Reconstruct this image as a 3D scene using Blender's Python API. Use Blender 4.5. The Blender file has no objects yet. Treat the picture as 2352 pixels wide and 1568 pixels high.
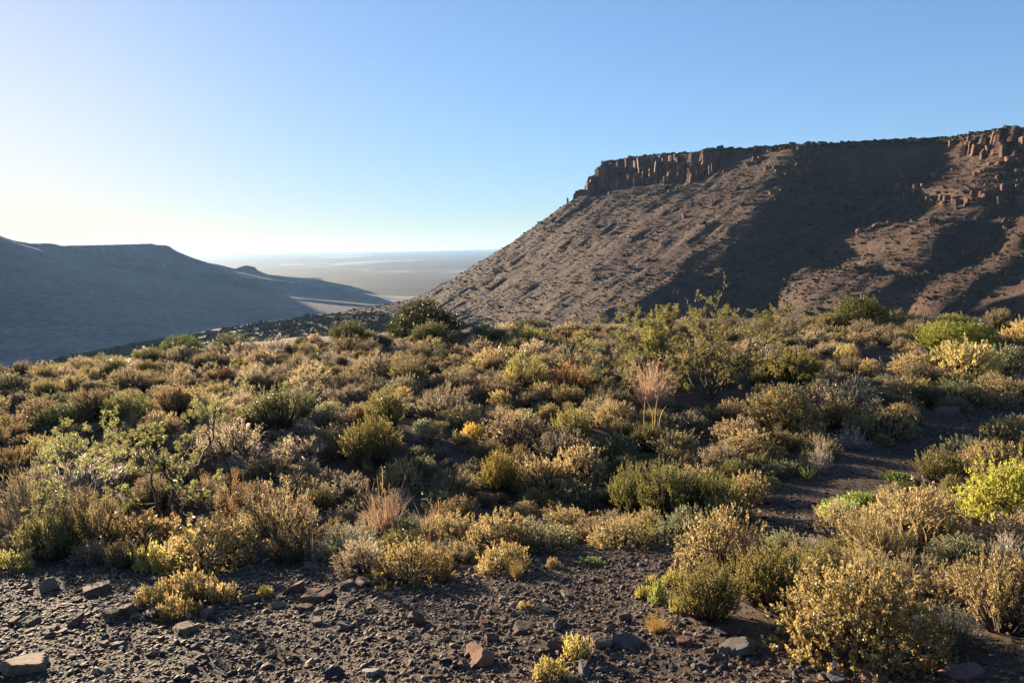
import bpy, math, random
import numpy as np
from mathutils import Vector, Matrix

scene = bpy.context.scene
COL = scene.collection
RAD = math.radians
random.seed(7)

# ------------------------------------------------------------------ camera
FPX = 1699.0                       # focal length in pixels of a 2352 px wide frame
CX, CY = 1176.0, 784.0
PITCH, ROLL = RAD(-7.15), RAD(-1.12)
EYE = np.array([0.0, 0.0, 1.6])
cam_data = bpy.data.cameras.new('camera')
cam_data.sensor_width = 36.0
cam_data.lens = 26.0
cam_data.clip_start = 0.05
cam_data.clip_end = 120000.0
cam = bpy.data.objects.new('camera', cam_data)
COL.objects.link(cam)
CAMM = Matrix.Rotation(math.pi / 2 + PITCH, 3, 'X') @ Matrix.Rotation(ROLL, 3, 'Z')
cam.rotation_euler = CAMM.to_euler()
cam.location = EYE
scene.camera = cam

# ------------------------------------------------------------------ sky, sun, exposure
SUN_EL, SUN_AZ = RAD(6.8), RAD(-37.5)          # azimuth measured from the view direction, left is negative
TO_SUN = Vector((math.sin(SUN_AZ) * math.cos(SUN_EL), math.cos(SUN_AZ) * math.cos(SUN_EL), math.sin(SUN_EL)))
SKY_ROLL = 0.36
world = bpy.data.worlds.new('World')
scene.world = world
world.use_nodes = True
wn = world.node_tree.nodes
wl = world.node_tree.links
wn.clear()
sky = wn.new('ShaderNodeTexSky')
sky.sky_type = 'NISHITA'
sky.sun_disc = False
sky.sun_elevation = SUN_EL
sky.sun_rotation = SUN_AZ
sky.altitude = 1200.0
sky.air_density = 0.69
sky.dust_density = 0.6
sky.ozone_density = 2.2
bg = wn.new('ShaderNodeBackground')
bg.inputs['Strength'].default_value = 0.093
wo = wn.new('ShaderNodeOutputWorld')
# a clear sky without a glaring aureole: brightness rolls off smoothly around the sun, hue untouched
lum = wn.new('ShaderNodeRGBToBW')
k_ = wn.new('ShaderNodeMath')
k_.operation = 'MULTIPLY_ADD'
k_.inputs[1].default_value = SKY_ROLL
k_.inputs[2].default_value = 1.0
dv = wn.new('ShaderNodeVectorMath')
dv.operation = 'DIVIDE'
wl.new(sky.outputs[0], lum.inputs[0])
wl.new(lum.outputs[0], k_.inputs[0])
wl.new(sky.outputs[0], dv.inputs[0])
wl.new(k_.outputs[0], dv.inputs[1])
hs = wn.new('ShaderNodeHueSaturation')
hs.inputs['Saturation'].default_value = 0.97
wl.new(dv.outputs[0], hs.inputs['Color'])
wl.new(hs.outputs[0], bg.inputs['Color'])
wl.new(bg.outputs[0], wo.inputs['Surface'])

sun_data = bpy.data.lights.new('sun', 'SUN')
sun_data.energy = 5.0
sun_data.angle = RAD(0.53)
sun_data.color = (1.0, 0.80, 0.56)
sun = bpy.data.objects.new('sun', sun_data)
sun.rotation_euler = TO_SUN.to_track_quat('Z', 'Y').to_euler()
sun.location = (-30, 40, 30)
COL.objects.link(sun)

scene.view_settings.view_transform = 'Standard'
scene.view_settings.look = 'None'
scene.view_settings.exposure = 2.15
scene.view_settings.gamma = 1.0
scene.view_settings.use_curve_mapping = False
scene.render.engine = 'CYCLES'
cy = scene.cycles
cy.use_denoising = True
cy.max_bounces = 5
cy.diffuse_bounces = 2
cy.glossy_bounces = 1
cy.transmission_bounces = 3
cy.volume_bounces = 1
cy.transparent_max_bounces = 4
cy.caustics_reflective = False
cy.caustics_refractive = False
cy.sample_clamp_indirect = 4.0

# ------------------------------------------------------------------ helpers
CAMN = np.array(CAMM)

def ray(px, py):
    d = np.stack([(np.asarray(px, float) - CX) / FPX, -(np.asarray(py, float) - CY) / FPX, -np.ones_like(np.asarray(px, float))], -1)
    w = d @ CAMN.T
    return w / np.linalg.norm(w, axis=-1, keepdims=True)

def project(P):
    q = (np.asarray(P, float) - EYE) @ CAMN
    return np.stack([CX - FPX * q[..., 0] / q[..., 2], CY + FPX * q[..., 1] / q[..., 2]], -1)

def _hash(ix, iy, iz, seed):
    n = (ix.astype(np.int64) * 374761393 + iy.astype(np.int64) * 668265263 + iz.astype(np.int64) * 2147483647 + seed * 974711) & 0xffffffff
    n = ((n ^ (n >> 13)) * 1274126177) & 0xffffffff
    n = ((n ^ (n >> 16)) * 2246822519) & 0xffffffff
    return ((n ^ (n >> 15)) & 0xffffff) / float(0xffffff)

def noise3(x, y, z=0.0, seed=0):
    x, y, z = np.broadcast_arrays(np.asarray(x, float), np.asarray(y, float), np.asarray(z, float))
    ix, iy, iz = np.floor(x), np.floor(y), np.floor(z)
    fx, fy, fz = x - ix, y - iy, z - iz
    ux, uy, uz = (f * f * f * (f * (f * 6 - 15) + 10) for f in (fx, fy, fz))
    r = 0
    for a in (0, 1):
        for b in (0, 1):
            for c in (0, 1):
                r = r + _hash(ix + a, iy + b, iz + c, seed) * (ux if a else 1 - ux) * (uy if b else 1 - uy) * (uz if c else 1 - uz)
    return r * 2 - 1

def fbm(x, y, z=0.0, octaves=4, seed=0, gain=0.5):
    r, amp, f = 0, 1.0, 1.0
    for o in range(octaves):
        r = r + amp * noise3(np.asarray(x) * f + 17.3 * o, np.asarray(y) * f - 9.1 * o, np.asarray(z) * f + 3.7 * o, seed + o)
        amp *= gain
        f *= 2.03
    return r

def sstep(a, b, x):
    t = np.clip((np.asarray(x, float) - a) / (b - a), 0, 1)
    return t * t * (3 - 2 * t)

def mesh_np(name, V, faces, mats, mat_idx=None, smooth=False):
    """V (n,3); faces: list of (m,k) int arrays"""
    me = bpy.data.meshes.new(name)
    V = np.ascontiguousarray(V, dtype=np.float32)
    faces = [f for f in faces if len(f)]
    me.vertices.add(len(V))
    me.vertices.foreach_set('co', V.ravel())
    loops = np.concatenate([f.ravel() for f in faces]).astype(np.int32)
    sizes = np.concatenate([np.full(len(f), f.shape[1]) for f in faces]).astype(np.int32)
    starts = np.concatenate([[0], np.cumsum(sizes)[:-1]]).astype(np.int32)
    me.loops.add(len(loops))
    me.loops.foreach_set('vertex_index', loops)
    me.polygons.add(len(sizes))
    me.polygons.foreach_set('loop_start', starts)
    me.polygons.foreach_set('use_smooth', np.full(len(sizes), smooth, dtype=bool))
    for m in (mats if isinstance(mats, (list, tuple)) else [mats]):
        me.materials.append(m)
    if mat_idx is not None:
        me.polygons.foreach_set('material_index', np.asarray(mat_idx, np.int32))
    me.update(calc_edges=True)
    return me

def grid_faces(nu, nv, wrap=False):
    i = np.arange(nu if wrap else nu - 1)[:, None]
    j = np.arange(nv - 1)[None, :]
    i2 = (i + 1) % nu
    a = i * nv + j
    b = i2 * nv + j
    return np.stack([a, b, b + 1, a + 1], -1).reshape(-1, 4)

def link(o):
    COL.objects.link(o)
    return o

def obj(name, me, parent=None, label=None, cat=None, group=None, kind=None, color=None, loc=None):
    o = link(bpy.data.objects.new(name, me))
    if parent is not None:
        o.parent = parent
    if loc is not None:
        o.location = loc
    if label:
        o['label'] = label
    if cat:
        o['category'] = cat
    if group:
        o['group'] = group
    if kind:
        o['kind'] = kind
    if color is not None:
        o.color = (*color, 1.0)
    return o

# ------------------------------------------------------------------ materials
def new_mat(name):
    m = bpy.data.materials.new(name)
    m.use_nodes = True
    nt = m.node_tree
    nt.nodes.clear()
    out = nt.nodes.new('ShaderNodeOutputMaterial')
    return m, nt, out

def N(nt, typ, **kw):
    n = nt.nodes.new(typ)
    for k, v in kw.items():
        setattr(n, k, v)
    return n

def ramp(nt, stops, fac=None, interp='LINEAR'):
    r = N(nt, 'ShaderNodeValToRGB')
    r.color_ramp.interpolation = interp
    e = r.color_ramp.elements
    while len(e) < len(stops):
        e.new(0.5)
    for el, (p, c) in zip(e, stops):
        el.position = p
        el.color = (*c, 1.0)
    if fac is not None:
        nt.links.new(fac, r.inputs[0])
    return r

def noise_tex(nt, scale, detail=6.0, rough=0.6, vec=None, dist=0.0):
    t = N(nt, 'ShaderNodeTexNoise')
    t.inputs['Scale'].default_value = scale
    t.inputs['Detail'].default_value = detail
    t.inputs['Roughness'].default_value = rough
    t.inputs['Distortion'].default_value = dist
    if vec is not None:
        nt.links.new(vec, t.inputs['Vector'])
    return t

def mixc(nt, a, b, fac, mode='MIX'):
    m = N(nt, 'ShaderNodeMix', data_type='RGBA', blend_type=mode)
    for sock, v in ((m.inputs[0], fac), (m.inputs[6], a), (m.inputs[7], b)):
        if isinstance(v, (int, float)):
            sock.default_value = v
        elif isinstance(v, tuple):
            sock.default_value = (*v, 1.0)
        else:
            nt.links.new(v, sock)
    return m.outputs[2]

def ground_mat(name, stops, scale, fine_scale, bump=0.3, bump_dist=0.02, rough=0.9, stops2=None, scale2=1.0):
    m, nt, out = new_mat(name)
    geo = N(nt, 'ShaderNodeNewGeometry')
    pos = geo.outputs['Position']
    big = noise_tex(nt, scale, 5, 0.6, pos)
    fine = noise_tex(nt, fine_scale, 6, 0.7, pos)
    c = ramp(nt, stops, big.outputs[0]).outputs[0]
    f = ramp(nt, [(0.3, (0.55, 0.55, 0.55)), (0.7, (1.35, 1.35, 1.35))], fine.outputs[0]).outputs[0]
    c = mixc(nt, c, f, 1.0, 'MULTIPLY')
    if stops2:
        n2 = noise_tex(nt, scale2, 4, 0.6, pos)
        c = mixc(nt, c, ramp(nt, stops2, n2.outputs[0]).outputs[0], 1.0, 'MULTIPLY')
    b = N(nt, 'ShaderNodeBump')
    b.inputs['Strength'].default_value = bump
    b.inputs['Distance'].default_value = bump_dist
    nt.links.new(fine.outputs[0], b.inputs['Height'])
    p = N(nt, 'ShaderNodeBsdfPrincipled')
    p.inputs['Roughness'].default_value = rough
    p.inputs['Specular IOR Level'].default_value = 0.2
    nt.links.new(c, p.inputs['Base Color'])
    nt.links.new(b.outputs[0], p.inputs['Normal'])
    nt.links.new(p.outputs[0], out.inputs[0])
    return m

M_SOIL = ground_mat('soil', [(0.3, (0.035, 0.026, 0.021)), (0.55, (0.078, 0.052, 0.037)), (0.75, (0.135, 0.084, 0.053))], 0.9, 38.0, 0.8, 0.02)
M_MESA = ground_mat('mesa_slope', [(0.32, (0.064, 0.038, 0.027)), (0.55, (0.095, 0.056, 0.039)), (0.72, (0.122, 0.072, 0.048))], 0.02, 0.6, 1.0, 1.2,
                    stops2=[(0.35, (0.7, 0.7, 0.7)), (0.65, (1.15, 1.12, 1.08))], scale2=0.11)
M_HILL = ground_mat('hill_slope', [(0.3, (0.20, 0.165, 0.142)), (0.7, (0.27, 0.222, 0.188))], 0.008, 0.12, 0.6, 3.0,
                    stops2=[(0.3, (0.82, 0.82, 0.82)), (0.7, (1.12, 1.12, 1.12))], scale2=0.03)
# ------------------------------------------------------------------ terrain
def near_height(x, y):
    x = np.asarray(x, float)
    y = np.asarray(y, float)
    r = np.hypot(x, y)
    yy = y - 0.12 * x
    # road bank in front of the camera, then a flat bench to the crest
    bank = np.where(yy < 9.0, -0.2 * yy, -1.8)
    k = np.clip((yy - 6.5) / 5.0, 0, 1)
    soft = -0.2 * 6.5 - 0.2 * 5.0 * (k - k * k / 2)
    bank = np.where(yy < 6.5, -0.2 * yy, soft)
    bank = np.where(yy < -2, 0.4, bank)
    z = bank + 0.022 * x * sstep(3, 14, r)
    z = z + 0.10 * fbm(x * 0.22, y * 0.22, 0, 3, 11) * sstep(5, 10, r) + 0.03 * fbm(x * 1.3, y * 1.3, 0, 3, 5)
    az = np.arctan2(x, y)
    edge = 27.0 + 2.0 * np.sin(az * 3.0 + 0.5) + 1.5 * fbm(np.cos(az) * 3, np.sin(az) * 3, 0, 2, 3)
    e = np.maximum(r - edge, 0) * (y > -5)
    return z - np.minimum(0.006 * e * e, 0.55 * e) * 1.0

GF = None
def hit(px, py, rmax=29.5):
    d = ray(px, py)
    t = np.concatenate([np.arange(1.5, 12, 0.01), np.arange(12, 60, 0.03)])
    P = EYE + d[None, :] * t[:, None]
    below = P[:, 2] < near_height(P[:, 0], P[:, 1])
    i = int(np.argmax(below)) if below.any() else -1
    if i >= 0:
        p = P[i]
        if math.hypot(p[0], p[1]) <= rmax:
            return np.array([p[0], p[1], float(near_height(p[0], p[1]))])
    s = rmax - 0.5
    h = d[:2] / np.linalg.norm(d[:2])
    return np.array([h[0] * s, h[1] * s, float(near_height(h[0] * s, h[1] * s))])

azs = np.concatenate([np.linspace(-180, -62, 20)[:-1], np.linspace(-62, 62, 290), np.linspace(62, 180, 20)[1:-1]])
azs = np.radians(azs)
rs = np.concatenate([[0.02], np.geomspace(0.4, 34, 230), np.geomspace(36, 420, 30)])
AZ, RR = np.meshgrid(azs, rs, indexing='ij')
X, Y = np.sin(AZ) * RR, np.cos(AZ) * RR
Z = np.maximum(near_height(X, Y), -165)
me = mesh_np('ground', np.stack([X, Y, Z], -1).reshape(-1, 3), [grid_faces(len(azs), len(rs), True)], M_SOIL, smooth=True)
obj('ground', me, label='dark stony soil of the foreground slope', kind='structure')

# plain to the horizon
PLAIN_Z = -150.0
def plain_mat():
    m, nt, out = new_mat('plain_surface')
    pos = N(nt, 'ShaderNodeNewGeometry').outputs['Position']
    a = noise_tex(nt, 0.00035, 6, 0.65, pos, 0.6)
    b = noise_tex(nt, 0.0016, 6, 0.65, pos)
    d = noise_tex(nt, 0.00022, 5, 0.7, pos, 1.0)
    c = ramp(nt, [(0.3, (0.016, 0.016, 0.018)), (0.5, (0.036, 0.032, 0.030)), (0.7, (0.065, 0.053, 0.045))], a.outputs[0]).outputs[0]
    c = mixc(nt, c, ramp(nt, [(0.35, (0.6, 0.6, 0.6)), (0.65, (1.3, 1.3, 1.3))], b.outputs[0]).outputs[0], 1.0, 'MULTIPLY')
    pan = ramp(nt, [(0.56, (0, 0, 0)), (0.64, (1, 1, 1))], d.outputs[0]).outputs[0]
    c = mixc(nt, c, (0.42, 0.36, 0.31), pan)
    p = N(nt, 'ShaderNodeBsdfPrincipled')
    p.inputs['Roughness'].default_value = 0.95
    p.inputs['Specular IOR Level'].default_value = 0.05
    nt.links.new(c, p.inputs['Base Color'])
    nt.links.new(p.outputs[0], out.inputs[0])
    return m
M_PLAIN = plain_mat()
paz = np.radians(np.linspace(-180, 180, 181)[:-1])
prs = np.concatenate([[1.0], np.geomspace(150, 26000, 110)])
AZ, RR = np.meshgrid(paz, prs, indexing='ij')
X, Y = np.sin(AZ) * RR, np.cos(AZ) * RR
Z = PLAIN_Z + 6 * fbm(X * 0.0008, Y * 0.0008, 0, 3, 21) + 135 * sstep(5000, 27000, RR)
me = mesh_np('plain', np.stack([X, Y, Z], -1).reshape(-1, 3), [grid_faces(len(paz), len(prs), True)], M_PLAIN, smooth=True)
obj('plain', me, label='wide flat desert plain reaching to the horizon', kind='structure')

# ---- the mesa on the right. u runs along its rim towards the camera's right, v out and down the slope
NOSE = np.array([99.0, 753.0])
UD = np.array([0.53, -0.848])
VD = np.array([-0.848, -0.53])
SIL = np.array([(1200, 530), (1325, 452), (1332, 436), (1348, 434), (1352, 408), (1372, 396), (1380, 378), (1398, 368), (1440, 372), (1447, 364), (1520, 356), (1600, 351), (1606, 345), (1640, 345), (1700, 343),
                (1800, 338), (1850, 330), (1900, 331), (2000, 328), (2100, 322), (2180, 318), (2230, 309), (2290, 303), (2352, 298), (2600, 285), (3200, 270), (6000, 240)], float)
# contour offset of the rim (top) and of the lower slope along u : spurs positive, gullies negative
U_N = [-300, 0, 100, 146, 160, 200, 222, 240, 255, 268, 285, 310, 335, 350, 372, 395, 408, 428, 440, 465, 500, 560, 900]
S_TOP = [0, 0, 3, 6, -2, 4, 9, 6, -4, -10, -16, -16, -4, 4, 13, 8, 10, 15, 9, 17, 20, 20, 20]
S_LOW = [0, 0, 15, 23, 25, 32, 36, 40, 42, 43, 34, 22, 18, 25, 36, 43, 33, 47, 40, 58, 70, 70, 70]
V_P = [-400, -6, 0, 5, 10, 16, 33, 60, 113, 155, 195, 248, 337, 470, 620, 800]
P_CLIFF = [90, 88, 86.5, 74, 64, 58, 51, 33, -1.5, -26, -47, -58, -71, -88, -110, -152]
P_SOFT = [90, 88, 86, 82, 77.5, 71, 55, 34, -1.5, -26, -47, -58, -71, -88, -110, -152]
U_C = [-400, 146, 160, 330, 350, 1000]
CLIFF = [1, 1, 0.05, 0.05, 0.55, 0.55]

def smooth_tab(xs, ys, step=2.0, win=9):
    g = np.arange(xs[0], xs[-1] + step, step)
    h = np.interp(g, xs, ys)
    k = np.hanning(win + 2)[1:-1]
    k /= k.sum()
    h = np.convolve(np.pad(h, win // 2, mode='edge'), k, 'valid')
    return g, h[:len(g)]
gU, gST = smooth_tab(U_N, S_TOP, 2.0, 7)
gU2, gSL = smooth_tab(U_N, S_LOW, 2.0, 11)
def S_at(u, v):
    w = sstep(8, 95, v)
    return np.interp(u, gU, gST) * (1 - w) + np.interp(u, gU2, gSL) * w

def uv_to_xy(u, v):
    return NOSE[0] + UD[0] * u + VD[0] * v, NOSE[1] + UD[1] * u + VD[1] * v

uu = np.arange(-20, 900, 3.0)
ex, ey = uv_to_xy(uu, S_at(uu, np.zeros_like(uu)))
epx = project(np.stack([ex, ey, np.full_like(ex, 80)], -1))[:, 0]
ZT = []
for x_, y_, p_ in zip(ex, ey, epx):
    if y_ < 60:
        ZT.append(ZT[-1]); continue
    d_ = ray(p_, float(np.interp(p_, SIL[:, 0], SIL[:, 1])))
    ZT.append(EYE[2] + d_[2] / math.hypot(d_[0], d_[1]) * math.hypot(x_, y_))
ZT = np.array(ZT)
ZT[uu < 6] = ZT[np.argmax(uu >= 6)]
def z_top(u):
    return np.interp(u, uu, ZT)

def mesa_height(u, v0):
    s = S_at(u, v0)
    n1 = fbm(u * 0.012, v0 * 0.006, 0, 3, 31)
    vo = v0 - s - n1 * 3 * sstep(20, 120, v0)
    out = np.where(u < 0, np.where(vo > 0, np.hypot(np.minimum(u, 0), np.maximum(vo, 0)), np.maximum(vo, -u)), vo)
    # rounded corner for u<0 with the plateau behind
    out = np.where((u < 0) & (vo <= 0), -u, out)
    c = np.interp(u, U_C, CLIFF)
    p = np.interp(out, V_P, P_CLIFF) * c + np.interp(out, V_P, P_SOFT) * (1 - c)
    dz = (z_top(np.clip(u, -20, 880)) - 87.0)
    p = p + dz * (1 - sstep(20, 200, out))
    steep = sstep(5, 40, out) * (1 - sstep(420, 650, out))
    det = 0.8 * fbm(u * 0.09, v0 * 0.07, 0, 4, 41, 0.6) + 0.9 * fbm(u * 0.03, v0 * 0.02, 0, 3, 47)
    rill = -0.7 * np.abs(noise3(u * 0.045 + 0.5 * noise3(u * .02, v0 * .02, 0, 9), v0 * 0.008, 0, 55))
    # thin rock ledges across the lower right slopes
    led = np.interp(u, [300, 335, 400, 700], [0, 1, 1, 1])
    p_l = p + led * (2.2 * np.tanh(np.sin(p * 2 * math.pi / 27.0 + 0.6 * noise3(u * .02, v0 * .02, 0, 77)) * 3.0) - 0) * sstep(18, 40, out) * (1 - sstep(170, 230, out))
    return p_l + steep * (det + rill) + (1 - steep) * 0.5 * fbm(u * 0.05, v0 * 0.05, 0, 3, 61)

us = np.concatenate([np.arange(-420, -60, 6), np.arange(-60, 440, 1.5), np.arange(440, 800, 5)])
vs = np.concatenate([np.arange(-260, -16, 12), np.arange(-16, 24, 1.2), np.arange(24, 260, 1.8), np.geomspace(260, 830, 60)])
Ug, Vg = np.meshgrid(us, vs, indexing='ij')
Zg = mesa_height(Ug, Vg)
Xg, Yg = uv_to_xy(Ug, Vg)
near = np.hypot(Xg, Yg)
Zg = np.where(near < 330, np.minimum(Zg, -30 - (330 - near) * 0.5), Zg)
me = mesh_np('mesa', np.stack([Xg, Yg, Zg], -1).reshape(-1, 3), [grid_faces(len(us), len(vs))[:, ::-1]], M_MESA, smooth=True)
mesa = obj('mesa', me, label='flat-topped brown mesa with a cliff rim on the right', kind='structure')

# ---- hazy tableland on the left
def ridge_field(X, Y, nodes, slope_tab):
    """height of a ridge whose crest passes through nodes (x, y, z)"""
    best = np.full(X.shape, -1e9)
    for (x0, y0, z0), (x1, y1, z1) in zip(nodes[:-1], nodes[1:]):
        dx, dy = x1 - x0, y1 - y0
        t = np.clip(((X - x0) * dx + (Y - y0) * dy) / (dx * dx + dy * dy), 0, 1)
        d = np.hypot(X - x0 - t * dx, Y - y0 - t * dy)
        best = np.maximum(best, z0 + (z1 - z0) * t - np.interp(d, slope_tab[0], slope_tab[1]))
    return best

def sil_node(px, py, D):
    d = ray(px, py)
    s = D / math.hypot(d[0], d[1])
    return (d[0] * s, d[1] * s, EYE[2] + d[2] * s)

crest = [sil_node(*a) for a in [(-700, 505, 1500), (-300, 512, 1600), (-60, 515, 1750), (0, 541, 1800), (35, 553, 1830), (75, 559, 1860), (120, 558, 1900), (140, 564, 1930), (240, 562, 2000), (350, 559, 2100), (356, 562, 2110), (383, 563, 2130),
                                (386, 567, 2135), (432, 589, 2200), (470, 602, 2260), (505, 608, 2300), (540, 617, 2350), (553, 612, 2370), (565, 609, 2380), (580, 612, 2390), (600, 628, 2410), (650, 634, 2440), (735, 642, 2450), (760, 648, 2460), (800, 655, 2475), (850, 669, 2490), (905, 690, 2510)]]
tab = ([0, 5, 14, 60, 160, 330, 600, 900, 1500, 3000], [0, 1, 12, 34, 72, 116, 162, 198, 230, 260])
hx = np.linspace(-2100, 500, 300)
hy = np.concatenate([np.concatenate([np.arange(650, 1700, 16.0), np.arange(1700, 2500, 7.0), np.arange(2500, 2900, 12.0)]), np.arange(2900, 3600, 40)])
Xh, Yh = np.meshgrid(hx, hy, indexing='ij')
Zh = ridge_field(Xh, Yh, crest, tab)
shade_spur = [sil_node(*a) for a in [(470, 622, 1950), (560, 634, 1930), (650, 645, 1900), (740, 655, 1870), (800, 665, 1855), (850, 677, 1845), (905, 696, 1840), (930, 706, 1838)]]  # extra spur put in front so its shaded face covers sunlit ground
screen_spur = [sil_node(*a) for a in [(430, 660, 1620), (560, 672, 1600), (650, 681, 1585), (760, 689, 1565), (850, 698, 1550), (930, 712, 1535)]]  # added rise: its shaded side hides the sunlit valley floor behind
Zh = np.maximum(Zh, ridge_field(Xh, Yh, screen_spur, ([0, 20, 80, 200, 400, 800, 2000], [0, 6, 30, 62, 92, 130, 180])))
Zh = np.maximum(Zh, ridge_field(Xh, Yh, shade_spur, ([0, 20, 80, 200, 400, 800, 2000], [0, 6, 30, 66, 100, 140, 190])))
Zh = Zh + (5.0 * fbm(Xh * 0.012, Yh * 0.012, 0, 5, 71, 0.55) - 20 * np.abs(noise3(Xh * .007, Yh * .004, 0, 73))) * sstep(4, 60, np.interp(Xh, [p[0] for p in crest], [p[2] for p in crest]) - Zh)
me = mesh_np('hill', np.stack([Xh, Yh, Zh], -1).reshape(-1, 3), [grid_faces(len(hx), len(hy))], M_HILL, smooth=True)
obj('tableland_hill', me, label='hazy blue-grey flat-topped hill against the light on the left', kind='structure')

low = [sil_node(*a) for a in [(560, 652, 4200), (620, 636, 4300), (735, 637, 4400), (745, 644, 4420), (790, 652, 4500)]]
low2 = [sil_node(*a) for a in [(770, 668, 3300), (812, 657, 3350), (840, 660, 3380), (880, 674, 3400)]]
for nodes, lab, sd in ((low, 'low dark flat-topped rise far out on the plain', 81), (low2, 'small dark knoll on the plain beyond the valley', 83)):
    P_ = np.array(nodes)
    x0, x1, y0, y1 = P_[:, 0].min() - 500, P_[:, 0].max() + 500, P_[:, 1].min() - 500, P_[:, 1].max() + 500
    gx, gy = np.meshgrid(np.linspace(x0, x1, 90), np.linspace(y0, y1, 90), indexing='ij')
    gz = ridge_field(gx, gy, nodes, ([0, 60, 200, 500, 2000], [0, 14, 40, 80, 120])) + 2 * fbm(gx * .01, gy * .01, 0, 3, sd)
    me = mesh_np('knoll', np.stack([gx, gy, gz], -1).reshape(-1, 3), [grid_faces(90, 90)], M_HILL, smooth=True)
    obj('knoll', me, label=lab, kind='structure')

# ---- the air
HX = 27000.0
hz0, hz1 = PLAIN_Z - 26, 185.0
hv = np.array([(x, y, z) for z in (hz0, hz1) for y in (-HX, HX) for x in (-HX, HX)], float)
hf = np.array([(0, 2, 3, 1), (4, 5, 7, 6), (0, 1, 5, 4), (2, 6, 7, 3), (0, 4, 6, 2), (1, 3, 7, 5)])
M_HAZE, nt, out = new_mat('haze_air')
vol = N(nt, 'ShaderNodeVolumePrincipled')
vol.inputs['Color'].default_value = (0.36, 0.62, 1.0, 1.0)
vol.inputs['Density'].default_value = 0.000032
vol.inputs['Anisotropy'].default_value = 0.15
nt.links.new(vol.outputs[0], out.inputs['Volume'])
obj('haze', mesh_np('haze', hv, [hf], M_HAZE), label='thin morning haze filling the valley and plain', kind='stuff')
# ------------------------------------------------------------------ plant materials
def foliage_mat(name, trans=0.35, rough=0.38, spec=0.5, vary=0.55):
    m, nt, out = new_mat(name)
    oi = N(nt, 'ShaderNodeObjectInfo')
    geo = N(nt, 'ShaderNodeNewGeometry')
    rnd = geo.outputs['Random Per Island']
    v = ramp(nt, [(0.0, (1 - vary, 1 - vary * 1.1, 1 - vary * 1.1)), (0.3, (0.85, 0.92, 0.8)), (0.55, (1.0, 1.0, 0.95)), (0.85, (1 + vary * .7, 1 + vary * .55, 1.0)), (1.0, (1 + vary * 1.3, 1 + vary * .75, 0.9))], rnd).outputs[0]
    c = mixc(nt, oi.outputs['Color'], v, 1.0, 'MULTIPLY')
    h = N(nt, 'ShaderNodeHueSaturation')
    mp = N(nt, 'ShaderNodeMapRange')
    mp.inputs['To Min'].default_value = 0.75
    mp.inputs['To Max'].default_value = 1.25
    h.inputs['Saturation'].default_value = 0.97
    nt.links.new(oi.outputs['Random'], mp.inputs['Value'])
    nt.links.new(mp.outputs[0], h.inputs['Value'])
    nt.links.new(c, h.inputs['Color'])
    p = N(nt, 'ShaderNodeBsdfPrincipled')
    p.inputs['Roughness'].default_value = rough
    p.inputs['Specular IOR Level'].default_value = spec
    t = N(nt, 'ShaderNodeBsdfTranslucent')
    nt.links.new(h.outputs[0], p.inputs['Base Color'])
    nt.links.new(h.outputs[0], t.inputs['Color'])
    mx = N(nt, 'ShaderNodeMixShader')
    mx.inputs[0].default_value = trans
    nt.links.new(p.outputs[0], mx.inputs[1])
    nt.links.new(t.outputs[0], mx.inputs[2])
    nt.links.new(mx.outputs[0], out.inputs[0])
    return m
M_LEAF = foliage_mat('leaf', 0.5)
M_GRASS = foliage_mat('grass_blade', 0.35, 0.5, 0.3, 0.35)

def bark_mat(name, c0, c1, scale=25):
    m, nt, out = new_mat(name)
    tc = N(nt, 'ShaderNodeTexCoord')
    n = noise_tex(nt, scale, 4, 0.6, tc.outputs['Object'])
    p = N(nt, 'ShaderNodeBsdfPrincipled')
    p.inputs['Roughness'].default_value = 0.75
    p.inputs['Specular IOR Level'].default_value = 0.25
    nt.links.new(ramp(nt, [(0.3, c0), (0.7, c1)], n.outputs[0]).outputs[0], p.inputs['Base Color'])
    nt.links.new(p.outputs[0], out.inputs[0])
    return m
M_BARK = bark_mat('bark', (0.05, 0.038, 0.03), (0.12, 0.09, 0.068))
M_DRY = bark_mat('dry_wood', (0.16, 0.13, 0.11), (0.36, 0.30, 0.25))
M_FLOWER = bark_mat('seed_head', (0.55, 0.47, 0.42), (0.75, 0.68, 0.62))

# ------------------------------------------------------------------ plant geometry
def unit(a):
    return a / np.maximum(np.linalg.norm(a, axis=-1, keepdims=True), 1e-9)

def perp(D, rng):
    r = unit(rng.normal(size=D.shape))
    return unit(np.cross(D, r))

def leaves(P, D, L, W, rng, fold=0.25, wide=0.55):
    """one diamond leaf per row: base P, direction D"""
    n = len(P)
    D = unit(D)
    S = perp(D, rng)
    Nn = np.cross(D, S)
    L = np.broadcast_to(L, n)[:, None]
    W = np.broadcast_to(W, n)[:, None]
    mid = P + D * L * wide - Nn * W * fold
    V = np.stack([P, mid + S * W / 2, P + D * L, mid - S * W / 2], 1).reshape(-1, 3)
    F = np.arange(4 * n).reshape(n, 4)
    return V, F

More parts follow.
